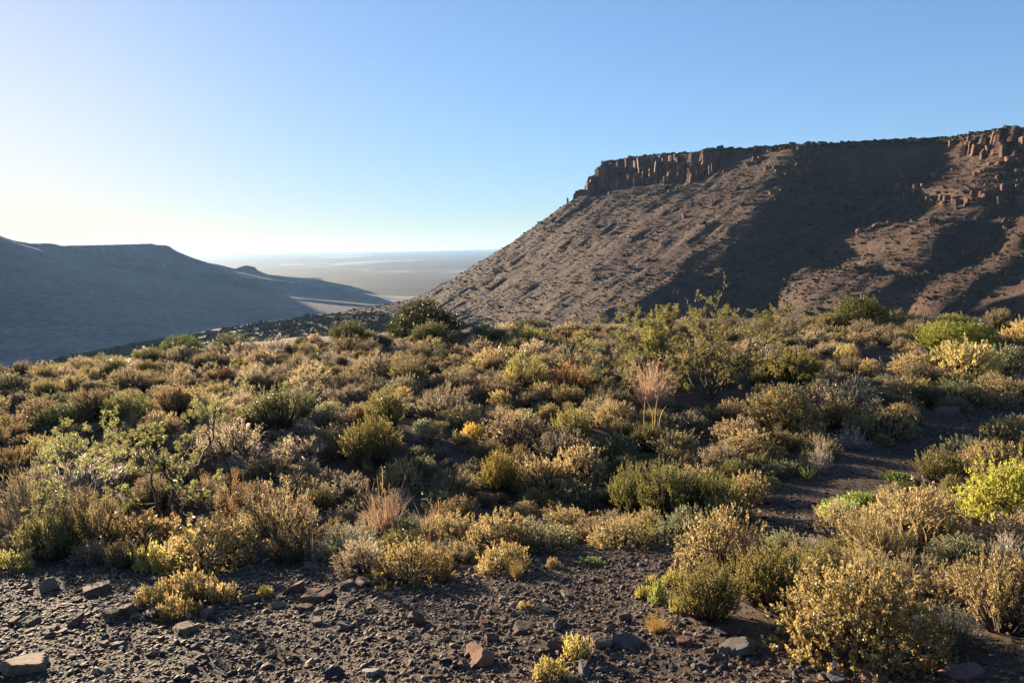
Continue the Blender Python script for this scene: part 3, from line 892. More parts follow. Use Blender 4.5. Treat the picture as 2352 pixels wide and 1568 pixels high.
# ------------------------------------------------------------------ plants that stand out in the photograph
KEY = [
 # kind, x, y, width, height, colour, label
 ('leafy_big', 1975, 1548, 330, 200, GOLD, 'large golden leafy bush at the front, lower right, beside the gravel'),
 ('heath_big', 1625, 1440, 165, 135, OLIVE, 'feathery olive shrub at the gravel edge left of the large golden bush'),
 ('heath_big', 1770, 1412, 210, 140, OLIVE, 'wide olive-gold heath shrub right behind the large golden front bush'),
 ('heath', 1890, 1375, 160, 100, OLIVE, 'olive heath shrub touching the top of the large golden front bush'),
 ('leafy', 1660, 1312, 205, 150, GOLDGREY, 'tall grey-gold leafy shrub with pale seed heads beside the bare path'),
 ('leafy', 1800, 1285, 100, 60, GREYGREEN, 'small dim grey shrub on the path side of the tall seed-headed shrub'),
 ('twiggy', 2020, 1320, 165, 125, GOLDGREY, 'wispy grey-brown shrub standing below the pale green cushion plants'),
 ('twiggy', 2100, 1375, 150, 80, BROWN, 'shadowed brown twiggy shrub right of the golden front bush'),
 ('leafy', 2110, 1255, 190, 130, GOLDGREY, 'gold-grey leafy shrub with dry grass stalks in front of the yellow-green bush'),
 ('leafy', 2205, 1310, 140, 70, GREYGREEN, 'low grey-green shrub between the stalky shrub and the right edge'),
 ('bare', 2310, 1310, 90, 70, GREYTW, 'pale grey dry twig shrub near the right edge'),
 ('leafy', 2222, 1400, 145, 85, GOLDGREY, 'rounded pale leafy shrub right of the golden front bush'),
 ('heath', 2300, 1470, 190, 165, GOLDGREY, 'pale fine-leaved shrub in the lower right corner'),
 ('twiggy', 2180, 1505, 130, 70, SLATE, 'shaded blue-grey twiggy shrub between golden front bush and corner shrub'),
 ('leafy_big', 2325, 1215, 190, 130, LIME, 'bright yellow-green leafy bush at the right edge'),
 ('cushion', 1942, 1198, 125, 34, (0.20, 0.25, 0.06), 'pale green cushion plant, nearest of the three by the path'),
 ('cushion', 1984, 1166, 85, 28, (0.20, 0.25, 0.06), 'pale green cushion plant, middle one of the three by the path'),
 ('cushion', 2063, 1110, 70, 20, (0.16, 0.21, 0.04), 'flat green cushion plant, farthest of the three by the path'),
 ('heath', 2183, 1145, 45, 50, OLIVE, 'small spiky olive shrub beside the flat green cushion plant'),
 ('leafy', 2277, 1092, 125, 78, GOLDGREY, 'grey-gold leafy shrub above the bright yellow-green bush'),
 ('leafy', 2312, 1025, 115, 62, GOLDGREY, 'rounded leafy shrub on the far side of the path at the right edge'),
 ('leafy_big', 1798, 1008, 185, 100, GOLD, 'round golden bush with spiky top below the thorn bush'),
 ('leafy', 1722, 1065, 135, 72, GOLDGREY, 'grey-gold leafy shrub in front of the spiky-topped golden bush'),
 ('heath', 1918, 990, 80, 70, GOLDGREY, 'upright pale heath shrub right of the spiky-topped golden bush'),
 ('leafy', 2043, 1008, 125, 62, GOLDGREY, 'rounded leafy shrub at the bend of the bare path'),
 ('leafy', 1774, 1105, 78, 44, GREYGREEN, 'small grey leafy shrub on the left rim of the path'),
 ('bare', 1885, 1090, 55, 70, GREYTW, 'pale dry branching twig plant on the left rim of the path'),
 ('heath', 1690, 1112, 70, 55, GREENOLIVE, 'small green heath shrub right of the dark green heath clump'),
 ('heath_big', 1450, 1195, 140, 118, GREENOLIVE, 'dark green heath shrub, left one of the central green clump'),
 ('heath_big', 1545, 1212, 180, 140, GREENOLIVE, 'large dark green heath shrub in the middle of the central green clump'),
 ('heath', 1640, 1200, 135, 105, GREENOLIVE, 'dark green heath shrub, right one of the central green clump'),
 ('leafy', 1430, 1260, 150, 70, GOLDGREY, 'low leafy shrub with green grass blades below the green heath clump'),
 ('leafy', 944, 1348, 185, 98, GOLD, 'golden-green leafy shrub at the gravel edge, centre left'),
 ('leafy', 1156, 1322, 150, 78, GOLD, 'small golden leafy shrub at the gravel edge, centre'),
 ('leafy_low', 1269, 1306, 32, 26, GOLDGREY, 'tiny leafy sprig right of the small golden centre shrub'),
 ('leafy', 1040, 1268, 165, 92, GOLDGREY, 'gold-tipped leafy shrub right of the pinkish straw tuft'),
 ('leafy', 1150, 1278, 175, 110, GOLDGREY, 'broad leafy shrub behind the small golden centre shrub'),
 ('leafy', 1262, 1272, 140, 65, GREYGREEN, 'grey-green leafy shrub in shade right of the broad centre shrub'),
 ('leafy', 930, 1255, 120, 70, GREYGREEN, 'dim leafy shrub in front of the pinkish straw tuft'),
 ('twiggy', 800, 1292, 150, 72, (0.13, 0.14, 0.10), 'blue-grey soft shrub left of the golden-green gravel-edge shrub'),
 ('leafy', 485, 1320, 220, 120, GOLD, 'golden dome-shaped leafy bush at the gravel edge on the left'),
 ('leafy_low', 349, 1316, 75, 54, (0.26, 0.24, 0.07), 'small green leafy plant touching the golden dome bush on the left'),
 ('leafy', 325, 1268, 190, 70, (0.235, 0.165, 0.07), 'dull orange-brown low dome shrub under the small thorn tree'),
 ('heath', 120, 1298, 145, 100, (0.21, 0.19, 0.085), 'soft grey-green feathery shrub near the left edge of the gravel'),
 ('twiggy', 215, 1276, 125, 115, BROWN, 'brown wispy shrub between feathery shrub and small thorn tree'),
 ('leafy_low', 28, 1316, 80, 44, (0.24, 0.22, 0.08), 'low olive plant at the left edge of the picture'),
 ('twiggy', 632, 1272, 185, 140, BROWN, 'tall brown twiggy shrub behind the golden dome bush'),
 ('twiggy', 560, 1225, 160, 110, RUST, 'rusty brown twiggy shrub right of the small thorn tree'),
 ('leafy_low', 345, 1396, 64, 42, GOLD, 'small golden plant on the gravel, leftmost of its patch'),
 ('leafy_low', 384, 1371, 48, 36, GOLD, 'small golden plant on the gravel, at the back of its patch'),
 ('leafy_low', 441, 1380, 88, 56, GOLD, 'largest small golden plant in the gravel patch'),
 ('leafy_low', 513, 1389, 70, 40, GOLD, 'small yellow plant on the gravel, rightmost of its patch'),
 ('leafy_low', 397, 1427, 58, 48, GOLD, 'small golden plant on the gravel, nearest of its patch'),
 ('leafy_low', 437, 1416, 52, 32, GOLD, 'low golden sprig on the gravel right of the nearest one'),
 ('leafy_low', 490, 1352, 28, 26, GOLD, 'tiny golden sprig behind the gravel patch plants'),
 ('leafy_low', 1262, 1572, 84, 50, (0.29, 0.24, 0.085), 'yellow-green plant at the bottom edge of the picture'),
 ('leafy_low', 1325, 1520, 70, 52, (0.29, 0.24, 0.085), 'small yellow-green plant between stones near the bottom edge'),
 ('leafy_low', 1512, 1390, 44, 56, (0.17, 0.18, 0.05), 'bright green upright sprig on the gravel left of the olive shrub'),
 ('leafy_low', 1478, 1378, 40, 30, (0.28, 0.25, 0.07), 'small yellowish sprig left of the bright green sprig'),
 ('leafy_low', 1548, 1352, 52, 40, OLIVE, 'olive sprig between tall seed-headed shrub and bright green sprig'),
 ('leafy_low', 1560, 1410, 46, 34, OLIVE, 'low olive sprig at the foot of the feathery olive shrub'),
 ('leafy_low', 1500, 1345, 40, 22, (0.22, 0.2, 0.07), 'tiny leafy sprig behind the bright green sprig'),
 ('leafy_low', 1205, 1400, 34, 16, (0.24, 0.18, 0.08), 'tiny sprig on the shaded gravel in the centre'),
 ('leafy_low', 610, 1372, 40, 22, (0.3, 0.27, 0.08), 'tiny yellow sprig left of the upright reddish stone'),
 ('cushion', 1358, 1303, 68, 14, (0.12, 0.17, 0.05), 'flat green mat on shaded gravel in the centre'),
 ('evergreen', 978, 766, 190, 98, (0.036, 0.042, 0.013), 'large round dark green bush on the crest in the centre'),
 ('evergreen', 1221, 768, 110, 38, DARKG, 'low dark green bush on the crest right of the large round one'),
 ('evergreen', 1098, 764, 52, 26, DARKG, 'small dark bush on the crest beside the large round one'),
 ('evergreen', 417, 802, 95, 52, (0.06, 0.075, 0.025), 'round green bush on the crest on the left'),
 ('twiggy', 533, 776, 118, 40, (0.09, 0.09, 0.05), 'broad dusky bush on the crest right of the round green one'),
 ('evergreen', 694, 784, 38, 24, DARKG, 'small dark round bush on the crest left of centre'),
 ('evergreen', 143, 814, 50, 22, (0.11, 0.12, 0.05), 'small pale green bush on the far left crest'),
 ('heath', 232, 803, 38, 32, (0.17, 0.17, 0.09), 'pale wispy bush on the far left crest'),
 ('bare', 51, 828, 50, 32, BROWN, 'bare brown twig bush at the far left end of the crest'),
 ('heath', 840, 768, 60, 34, (0.18, 0.19, 0.08), 'pale green wispy bush on the crest left of the large round one'),
 ('evergreen', 1973, 756, 115, 72, (0.085, 0.09, 0.02), 'pointed dark green bush on the crest at right'),
 ('twiggy', 2058, 755, 80, 38, OLIVE, 'rounded olive bush on the crest right of the pointed green one'),
 ('heath', 1905, 760, 70, 40, OLIVE, 'light olive bush on the crest left of the pointed green one'),
 ('evergreen', 2195, 808, 165, 60, (0.13, 0.135, 0.02), 'spreading bright green bush at the upper right'),
 ('heath', 2190, 745, 90, 34, (0.22, 0.22, 0.06), 'pale yellowish bush on the crest near the right edge'),
 ('heath', 1220, 798, 84, 42, (0.20, 0.22, 0.04), 'brighter green shrub below the low dark crest bush'),
 ('twiggy', 1204, 895, 110, 78, OLIVE, 'round olive shrub in the middle of the scrub'),
 ('twiggy', 1313, 908, 95, 64, (0.26, 0.14, 0.06), 'orange-brown shrub with straw right of the round olive shrub'),
 ('heath', 890, 998, 135, 98, OLIVE, 'dark olive heath shrub left of centre in the scrub'),
 ('heath_big', 855, 1092, 160, 125, OLIVE, 'large dark olive heath shrub above the pinkish straw tuft'),
 ('twiggy', 1026, 966, 120, 78, (0.15, 0.12, 0.09), 'broad grey-brown twiggy shrub near the middle'),
 ('leafy', 927, 928, 55, 44, GOLD, 'small golden leafy shrub above the dark olive heath shrub'),
 ('leafy', 1150, 940, 66, 50, GOLD, 'golden leafy shrub left below the round olive shrub'),
 ('leafy', 1252, 924, 74, 48, GOLDGREY, 'grey-gold leafy shrub right below the round olive shrub'),
 ('leafy', 1260, 960, 48, 36, GOLD, 'small golden shrub at the back rim of the bare patch'),
 ('leafy_low', 1218, 982, 52, 34, (0.13, 0.19, 0.05), 'fresh green little plant on the bare patch in the middle'),
 ('leafy', 1088, 1016, 70, 44, (0.38, 0.25, 0.06), 'bright golden shrub with green blades beside the bare patch'),
 ('heath', 1324, 994, 90, 50, (0.24, 0.21, 0.05), 'yellowish heath shrub right of the bare patch'),
 ('leafy', 1412, 990, 115, 70, GOLDGREY, 'leafy gold-grey shrub left of the straw clump'),
 ('leafy', 1240, 1140, 130, 92, GOLDGREY, 'grey-gold leafy shrub left of the central green clump'),
 ('leafy', 1335, 1120, 135, 100, GOLDGREY, 'leafy shrub right behind the central green clump'),
 ('leafy', 1410, 1072, 120, 80, GREYGREEN, 'grey-green leafy shrub below the straw clump'),
 ('heath', 1197, 1070, 54, 50, (0.22, 0.15, 0.06), 'small brown-gold heath shrub below the bare patch'),
 ('leafy', 917, 1138, 120, 82, GOLDGREY, 'dark-stemmed leafy shrub right of the large dark olive shrub'),
 ('heath_big', 1150, 1148, 110, 108, (0.25, 0.20, 0.05), 'yellow-olive tall heath shrub in the centre'),
 ('twiggy', 219, 940, 55, 40, RUST, 'small rust-brown shrub on the left slope'),
 ('heath', 509, 882, 70, 40, (0.15, 0.085, 0.05), 'dark rust upright shrub on the left slope'),
 ('leafy', 506, 914, 64, 32, GOLD, 'low golden shrub below the rust upright shrub'),
 ('leafy', 441, 934, 70, 40, (0.26, 0.22, 0.09), 'pale yellow-green shrub left of the low golden shrub'),
 ('evergreen', 143, 996, 125, 60, (0.08, 0.082, 0.038), 'wide dark green bush on the left slope'),
 ('evergreen', 297, 982, 115, 74, (0.10, 0.105, 0.04), 'olive green bush above the small thorn tree'),
 ('leafy', 61, 1034, 75, 30, GOLDGREY, 'low gold-grey shrub near the left edge'),
 ('leafy', 154, 1092, 118, 78, GREYGREEN, 'dark grey rounded shrub on the left'),
 ('bare', 75, 1235, 220, 140, BROWN, 'large bare brown twig bush at the left edge'),
 ('leafy', 1946, 834, 66, 44, GOLD, 'small golden shrub beside the bare strip at right'),
 ('leafy', 2000, 864, 60, 38, GOLD, 'second small golden shrub in the bare strip at right'),
 ('leafy', 2215, 878, 140, 90, (0.30, 0.25, 0.10), 'pale gold leafy shrub below the spreading bright green bush'),
 ('leafy', 2098, 860, 100, 50, GOLDGREY, 'leafy gold shrub left of the pale gold one'),
 ('leafy', 2320, 860, 100, 60, GREYGREEN, 'grey leafy shrub at the right edge below the crest'),
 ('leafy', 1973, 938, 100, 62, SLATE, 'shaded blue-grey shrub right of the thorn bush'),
 ('leafy', 2090, 922, 100, 50, GOLDGREY, 'low broad leafy shrub above the bare path'),
 ('leafy', 2195, 932, 115, 50, GREYGREEN, 'dark low shrub above the bare path'),
 ('leafy', 2290, 925, 110, 50, GOLDGREY, 'leafy gold shrub above the path at the right edge'),
 ('heath', 1825, 898, 140, 98, (0.22, 0.19, 0.04), 'yellow-olive shrub under the long right limb of the thorn bush'),
 ('heath', 1508, 852, 70, 140, (0.20, 0.21, 0.04), 'tall upright yellow-green shrub at the left of the thorn bush'),
 ('twiggy', 1590, 1000, 110, 46, (0.2, 0.17, 0.13), 'low grey shrub on flat stones below the thorn bush'),
]
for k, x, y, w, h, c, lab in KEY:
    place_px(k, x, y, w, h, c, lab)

TUFTS = [
 ('straw', 890, 1232, 115, 112, PINK, 'pinkish straw grass tuft left of centre'),
 ('straw', 1496, 945, 120, 125, PINK, 'tall pinkish straw clump in front of the thorn bush'),
 ('straw', 1023, 1333, 44, 60, (0.45, 0.24, 0.08), 'orange grass tuft against the golden-green gravel-edge shrub'),
 ('straw', 1187, 1330, 40, 48, (0.40, 0.26, 0.10), 'brown grass tuft against the small golden centre shrub'),
 ('straw', 1508, 1450, 72, 42, (0.45, 0.30, 0.08), 'golden grass tuft on the gravel left of the olive shrub'),
 ('green', 1495, 1240, 60, 56, BLADE, 'bright green grass blades below the green heath clump'),
 ('green', 1420, 1232, 46, 50, BLADE, 'green grass blades in the low leafy shrub'),
 ('green', 420, 1312, 46, 44, BLADE, 'yellow-green blades in front of the golden dome bush'),
 ('green', 1050, 1012, 40, 32, BLADE, 'light green blades beside the bright golden shrub'),
 ('green', 1856, 1100, 52, 32, (0.24, 0.27, 0.05), 'green grass tuft beside the pale dry twig plant'),
 ('green', 1020, 1300, 36, 40, BLADE, 'short green blades between the two gravel-edge shrubs'),
 ('straw', 1545, 1050, 120, 60, (0.5, 0.4, 0.26), 'flattened pale straw below the straw clump'),
 ('stalk', 1840, 1290, 60, 100, STRAW, 'single thin seed stalk standing before the bare path'),
 ('stalk', 1705, 1330, 60, 110, STRAW, 'dry stalk in front of the tall seed-headed shrub'),
 ('stalk', 2110, 1262, 120, 110, STRAW, 'dry bent stalks in the gold-grey shrub at right'),
 ('stalk', 2085, 1262, 90, 95, STRAW, 'pale upright stalks left in the gold-grey shrub at right'),
 ('stalk', 990, 1262, 80, 130, STRAW, 'thin dry stalks in the gold-tipped leafy shrub'),
 ('stalk', 1510, 1030, 60, 150, STRAW, 'tall pale stalks in front of the straw clump'),
 ('stalk', 860, 1165, 90, 100, STRAW, 'dry stalks above the pinkish straw tuft'),
 ('stalk', 712, 1300, 40, 120, GREYTW, 'grey upright stalk right of the tall brown twiggy shrub'),
 ('stalk', 1995, 1330, 90, 90, (0.4, 0.38, 0.08), 'leaning green stalk before the wispy grey-brown shrub'),
 ('stalk', 2255, 1045, 40, 70, GREYTW, 'thin dead stalk on the right side of the path'),
]
for k, x, y, w, h, c, lab in TUFTS:
    place_tuft(k, x, y, w, h, c, lab)

# ------------------------------------------------------------------ thorn bush and small thorn tree
def limbs_from_px(base, limbs, seed, depth_spread=0.5):
    p = hit(*base)
    sc = float(np.linalg.norm(p - EYE)) / FPX
    rng = random.Random(seed)
    right = np.array([p[1], -p[0]]) / math.hypot(p[0], p[1])
    fwd = np.array([p[0], p[1]]) / math.hypot(p[0], p[1])
    memo, out = {}, []
    def pt(q):
        if q not in memo:
            dx, dz = (q[0] - base[0]) * sc, (base[1] - q[1]) * sc
            dy = (rng.uniform(-1, 1) * depth_spread * min(1.0, math.hypot(dx, dz)))
            xy = right * dx + fwd * dy
            memo[q] = np.array([xy[0], xy[1], max(dz, -0.03)])
        return memo[q]
    for a, b, r0, r1, *lv in limbs:
        out.append((pt(a), pt(b), r0, r1, *lv))
    return p, out

TB = (1632, 918)
limbs = [(TB, (1646, 854), .055, .045), ((1646, 854), (1710, 818), .045, .032), ((1710, 818), (1785, 774), .032, .014), ((1785, 774), (1790, 704), .014, .006, 3), ((1785, 774), (1850, 748), .012, .005, 2),
         (TB, (1660, 869), .045, .036), ((1660, 869), (1706, 840), .036, .024), ((1706, 840), (1768, 829), .022, .014), ((1768, 829), (1855, 846), .014, .005),
         (TB, (1575, 850), .05, .038), ((1575, 850), (1633, 794), .034, .024), ((1633, 794), (1634, 728), .022, .007, 1),
         ((1575, 850), (1535, 822), .03, .022), ((1535, 822), (1455, 774), .022, .007), ((1538, 822), (1536, 775), .02, .014), ((1536, 775), (1552, 745), .014, .006),
         ((1535, 822), (1440, 845), .018, .006), ((1633, 794), (1573, 690), .016, .005, 3), ((1655, 800), (1708, 716), .018, .010, 4), ((1646, 854), (1655, 800), .03, .02),
         (TB, (1600, 830), .04, .02), ((1600, 830), (1582, 760), .018, .007), (TB, (1690, 870), .03, .01), (TB, (1560, 880), .03, .01), ((1575, 850), (1510, 880), .02, .008), ((1600, 830), (1640, 760), .018, .007), ((1535, 822), (1500, 760), .016, .006), ((1646, 854), (1700, 780), .02, .008), (TB, (1620, 800), .03, .01), ((1706, 840), (1760, 880), .014, .005)]
limbs = [(a, b, r0 * 0.72, r1 * 0.6, *lv) for a, b, r0, r1, *lv in limbs]
p, L_ = limbs_from_px(TB, limbs, 5, 0.6)
(fV, fF), (wV, wF) = limb_tree(8, L_, 4, leaf_len=0.036, leaf_n=7, spines=2, child=(2, 3), shrink=0.62, wob=0.07, leaf_from=3, leaf_w=0.7, ang=0.95)
e = obj('thorn_bush', None, label='sprawling dark-branched thorn bush with long right limb on the scrub slope', cat='thorn bush', loc=p)
obj('crown', mesh_np('thorn_crown', fV, fF, M_LEAF), e, color=(0.21, 0.19, 0.065))
obj('trunk', mesh_np('thorn_trunk', wV, wF, M_BARK, smooth=True), e)
PLACED.append((p[0], p[1], 1.2))

def t2(rx, ry):
    return (201 + .1831 * rx, 947.5 + .1831 * ry)
ST = t2(1200, 1390)
limbs = [(t2(1300, 1400), t2(1310, 1000), .028, .02, 9), (t2(1310, 1000), t2(1390, 650), .019, .013, 9), (t2(1390, 650), t2(1690, 200), .009, .003), (t2(1310, 1000), t2(1210, 860), .010, .006), (t2(1390, 700), t2(1400, 480), .007, .003), (t2(1310, 1000), t2(1480, 900), .006, .003),
         (t2(1080, 1400), t2(1130, 950), .028, .02, 9), (t2(1130, 950), t2(1190, 750), .013, .009), (t2(1190, 750), t2(1270, 590), .009, .006), (t2(1270, 590), t2(1500, 260), .006, .003), (t2(1130, 950), t2(1010, 700), .012, .008), (t2(1010, 700), t2(880, 480), .008, .005), (t2(880, 480), t2(620, 330), .006, .002),
         (t2(980, 1400), t2(960, 1080), .024, .016, 9), (t2(960, 1080), t2(700, 1030), .010, .007), (t2(700, 1030), t2(490, 880), .007, .005), (t2(490, 880), t2(120, 900), .005, .002), (t2(960, 1080), t2(860, 660), .010, .007), (t2(860, 660), t2(600, 520), .007, .004), (t2(600, 520), t2(110, 420), .004, .002),
         (t2(600, 520), t2(560, 250), .004, .002), (t2(960, 1080), t2(600, 1250), .006, .003), (t2(1000, 700), t2(1000, 420), .006, .003), (t2(1310, 1200), t2(1550, 1180), .006, .003), (t2(490, 880), t2(150, 700), .004, .002)]
limbs = [(a, b, r0 * 1.6, r1 * 1.5, *lv) for a, b, r0, r1, *lv in limbs]
p, L_ = limbs_from_px(ST, limbs, 9, 0.7)
(fV, fF), (wV, wF) = limb_tree(12, L_, 3, leaf_len=0.034, leaf_n=9, spines=2, child=(2, 3), shrink=0.48, wob=0.05, leaf_from=2, leaf_w=0.32, ang=0.95)
e = obj('thorn_tree', None, label='small green thorn tree with three dark stems on the left', cat='tree', loc=p)
obj('crown', mesh_np('thorn_tree_crown', fV, fF, M_LEAF), e, color=(0.44, 0.45, 0.17))
obj('trunk', mesh_np('thorn_tree_trunk', wV, wF, M_BARK, smooth=True), e)
PLACED += [(p[0], p[1], 0.75), (p[0] * 0.92 - 0.3, p[1] * 0.92, 0.5), (p[0] * 0.92 + 0.3, p[1] * 0.92, 0.5)]

# ------------------------------------------------------------------ the scrub in between
rng = np.random.default_rng(77)
cand = []
n_try = 30000
rr_ = np.sqrt(rng.uniform(4.5 ** 2, 33.5 ** 2, n_try))
aa_ = np.radians(rng.uniform(-44, 44, n_try))
cx_, cy_ = np.sin(aa_) * rr_, np.cos(aa_) * rr_
cz_ = near_height(cx_, cy_)
pp_ = project(np.stack([cx_, cy_, cz_], -1))
bad = np.zeros(n_try, bool)
for poly in NOBUSH:
    bad |= in_poly(pp_, poly)
inview = (pp_[:, 0] > -160) & (pp_[:, 0] < 2512) & (pp_[:, 1] > 690) & (pp_[:, 1] < 1330)
PL = np.array(PLACED)
field = []
sizes = rng.lognormal(math.log(0.38), 0.38, n_try)
for i in range(n_try):
    if bad[i] or not inview[i]:
        continue
    r = float(np.clip(sizes[i], 0.16, 0.8)) * (0.7 if rr_[i] < 10 else 1.0)
    if rr_[i] > 28.5 and (i % 3 or rr_[i] > 30.5):
        continue
    dd = np.hypot(PL[:, 0] - cx_[i], PL[:, 1] - cy_[i])
    if (dd < (0.68 + 0.16 * sizes[i - 1] / (0.4 + sizes[i - 1])) * (PL[:, 2] + r)).any():
        continue
    PL = np.vstack([PL, (cx_[i], cy_[i], r)])
    field.append((i, r))
# landmarks the shrubs of the field are described by
MARKS = [((1640, 830), 'thorn bush'), ((380, 1110), 'small thorn tree'), ((978, 735), 'large round crest bush'), ((485, 1270), 'golden dome bush'), ((1496, 900), 'tall straw clump'), ((890, 1190), 'pinkish straw tuft'),
         ((1545, 1150), 'central green heath clump'), ((1798, 960), 'spiky-topped golden bush'), ((2325, 1160), 'bright yellow-green bush'), ((1204, 860), 'round olive shrub'), ((1260, 985), 'bare patch'), ((855, 1040), 'large dark olive heath shrub'),
         ((143, 970), 'wide dark green bush'), ((297, 945), 'olive green bush'), ((509, 860), 'rust upright shrub'), ((417, 780), 'round green crest bush'), ((1973, 725), 'pointed green crest bush'), ((2195, 785), 'spreading bright green bush'),
         ((632, 1210), 'tall brown twiggy shrub'), ((1026, 930), 'broad grey-brown shrub'), ((1221, 760), 'low dark crest bush'), ((533, 760), 'dusky crest bush'), ((694, 778), 'small dark crest bush'), ((2215, 840), 'pale gold shrub'), ((75, 1170), 'large bare twig bush'),
         ((1150, 1100), 'yellow-olive tall heath shrub'), ((1313, 880), 'orange-brown shrub'), ((51, 815), 'bare crest twig bush'), ((154, 1060), 'dark grey rounded shrub'), ((2060, 985), 'bend of the path')]
ORD = ['nearest'] + [w + ' nearest' for w in 'second third fourth fifth sixth seventh eighth ninth tenth eleventh twelfth thirteenth fourteenth fifteenth sixteenth seventeenth eighteenth nineteenth twentieth'.split()]
def relate(px, py, marks):
    dm = [math.hypot((px - a) * 0.8, (py - b) * 1.6) for (a, b), _ in marks]
    m = int(np.argmin(dm))
    dx, dy = px - marks[m][0][0], py - marks[m][0][1]
    rel = ('right of' if dx > 0 else 'left of') if abs(dx) > 1.6 * abs(dy) else ('below' if dy > 0 else 'above')
    return rel, marks[m][1], dm[m]
def name_all(items):
    """items: (object, phrase, relation, landmark, distance) -> unique labels"""
    fam = {}
    for it in items:
        fam.setdefault(it[1:4], []).append(it)
    for (phrase, rel, mark), lst in fam.items():
        lst.sort(key=lambda a: a[4])
        for n_, it in enumerate(lst):
            lab = '%s %s the %s' % (phrase, rel, mark)
            if len(lst) > 1:
                lab += ', %s to it' % ORD[min(n_, len(ORD) - 1)]
            it[0]['label'] = lab
field.sort(key=lambda a: rr_[a[0]] / a[1])          # largest in the picture first
plan = []
for i, r in field:
    px, py = pp_[i]
    tone = 1 + 0.22 * float(fbm(cx_[i] * .35, cy_[i] * .35, 0, 2, 91))
    q = rng.random()
    side = px / 2352
    pt_, pl_ = (0.62, 0.18) if side < 0.38 else ((0.44, 0.31) if side < 0.62 else (0.26, 0.50))
    kind = 'twiggy' if q < pt_ else ('leafy' if q < pt_ + pl_ else 'heath')
    left = side < 0.45 + 0.1 * rng.random()
    if kind == 'twiggy':
        word, col = [('mauve-brown', MAUVE), ('brown', BROWN), ('grey-brown', (0.17, 0.135, 0.10)), ('olive-brown', (0.18, 0.15, 0.08)), ('mauve-brown', MAUVE)][rng.integers(5)]
        col = tuple(1.25 * c for c in col)
        hh = r * rng.uniform(0.75, 1.05)
    elif kind == 'leafy':
        word, col = ([('dull brown', (0.2, 0.15, 0.1)), ('grey-green', GREYGREEN), ('dull brown', (0.2, 0.15, 0.1)), ('grey', (0.17, 0.15, 0.11)), ('gold-grey', GOLDGREY)] if left else
                     [('gold-grey', GOLDGREY), ('gold-grey', GOLDGREY), ('grey-green', GREYGREEN), ('golden', (0.27, 0.205, 0.09)), ('dull brown', (0.2, 0.15, 0.1))])[rng.integers(5)]
        hh = r * rng.uniform(0.75, 1.0)
    else:
        word, col = ([('brownish', BROWN), ('brownish', (0.19, 0.135, 0.075)), ('dusky green', (0.12, 0.12, 0.055)), ('brownish', MAUVE), ('dull olive', (0.17, 0.145, 0.06))] if left else
                     [('olive', OLIVE), ('olive', (0.2, 0.165, 0.07)), ('dark green', GREENOLIVE), ('brownish', BROWN), ('pale olive', (0.21, 0.19, 0.09))])[rng.integers(5)]
        hh = r * rng.uniform(1.0, 1.3)
    if kind == 'twiggy' and rng.random() < 0.09:
        kind, word, col = 'bare', 'leafless grey', GREYTW
    rel, mark, dist = relate(px, py, MARKS)
    plan.append((kind, i, r, hh, tuple(c * tone for c in col), word, rel, mark, dist))
LIMIT = {'bare': 60, 'twiggy': 288, 'leafy': 242, 'heath': 262}
KINDW = {'bare': 'dry twig shrub', 'twiggy': 'twiggy shrub', 'leafy': 'leafy shrub', 'heath': 'fine-leaved shrub'}
count, single, rest = {}, [], []
for a in plan:
    count[a[0]] = count.get(a[0], 0) + 1
    (single if count[a[0]] <= LIMIT[a[0]] else rest).append(a)
items = []
for kind, i, r, hh, col, word, rel, mark, dist in single:
    o = place_shrub(kind, (cx_[i], cy_[i], cz_[i] - 0.01), r, hh, col, 'x', group='%ss of the dense scrub' % KINDW[kind])
    items.append((o, '%s %s' % (word, KINDW[kind]), rel, mark, dist))
name_all(items)
print('FIELD', count, 'rest', len(rest))
# the remaining small ones far off read as one mass
lod = {'bare': twiggy(390, 15, 4, 2, 3, 0.11, 0.05), 'twiggy': twiggy(390, 15, 4, 2, 3, 0.11, 0.05), 'leafy': leafy(391, 80, 7, 0.16, 0.075), 'heath': heath(392, 26, 2, 8, 0.12, 0.045)}
Vs, Fs = [], []
off = 0
for kind, i, r, hh, col, *_ in rest:
    V, F = lod[kind][0]
    a = rng.uniform(0, 6.28)
    R = np.array([[math.cos(a), -math.sin(a), 0], [math.sin(a), math.cos(a), 0], [0, 0, 1]])
    Vs.append((V * np.array([r, r, hh])) @ R.T + np.array([cx_[i], cy_[i], cz_[i] - 0.01]))
    for f in F:
        Fs.append(f + off)
    off += len(V)
if rest:
    obj('distant_scrub', mesh_np('distant_scrub', np.concatenate(Vs), [np.concatenate(Fs)], M_LEAF), label='mass of small brown shrubs along the far crest', kind='stuff', color=lift((0.18, 0.135, 0.085)))
# straw and dry stems between the shrubs
n = 200
ids = rng.choice(np.where(~bad & inview & (rr_ < 28))[0], n, replace=False)
items = []
for j, i in enumerate(ids):
    kind = ['straw', 'stalk', 'stalk', 'straw', 'green'][j % 5]
    col = {'straw': STRAW if j % 3 else PINK, 'stalk': STRAW, 'green': (0.24, 0.26, 0.06)}[kind]
    w = rng.uniform(0.16, 0.34)
    nm = {'straw': 'dry straw tuft', 'stalk': 'thin dry grass stalks', 'green': 'greenish grass tuft'}[kind]
    if kind == 'straw' and j % 3 == 0:
        nm = 'pinkish straw tuft'
    o = obj('grass_tuft' if kind != 'stalk' else 'grass_stalk', TUFT[kind][j % 3], cat='grass', group='grass between the shrubs', color=col)
    o.location = (cx_[i], cy_[i], cz_[i] - 0.005)
    hs = rng.uniform(0.22, 0.42) * (1.5 if kind == 'stalk' else 1.0)
    o.scale = (w, w, hs)
    o.rotation_euler = (0, 0, rng.uniform(0, 6.28))
    items.append((o, nm, *relate(*pp_[i], MARKS)))
name_all(items)
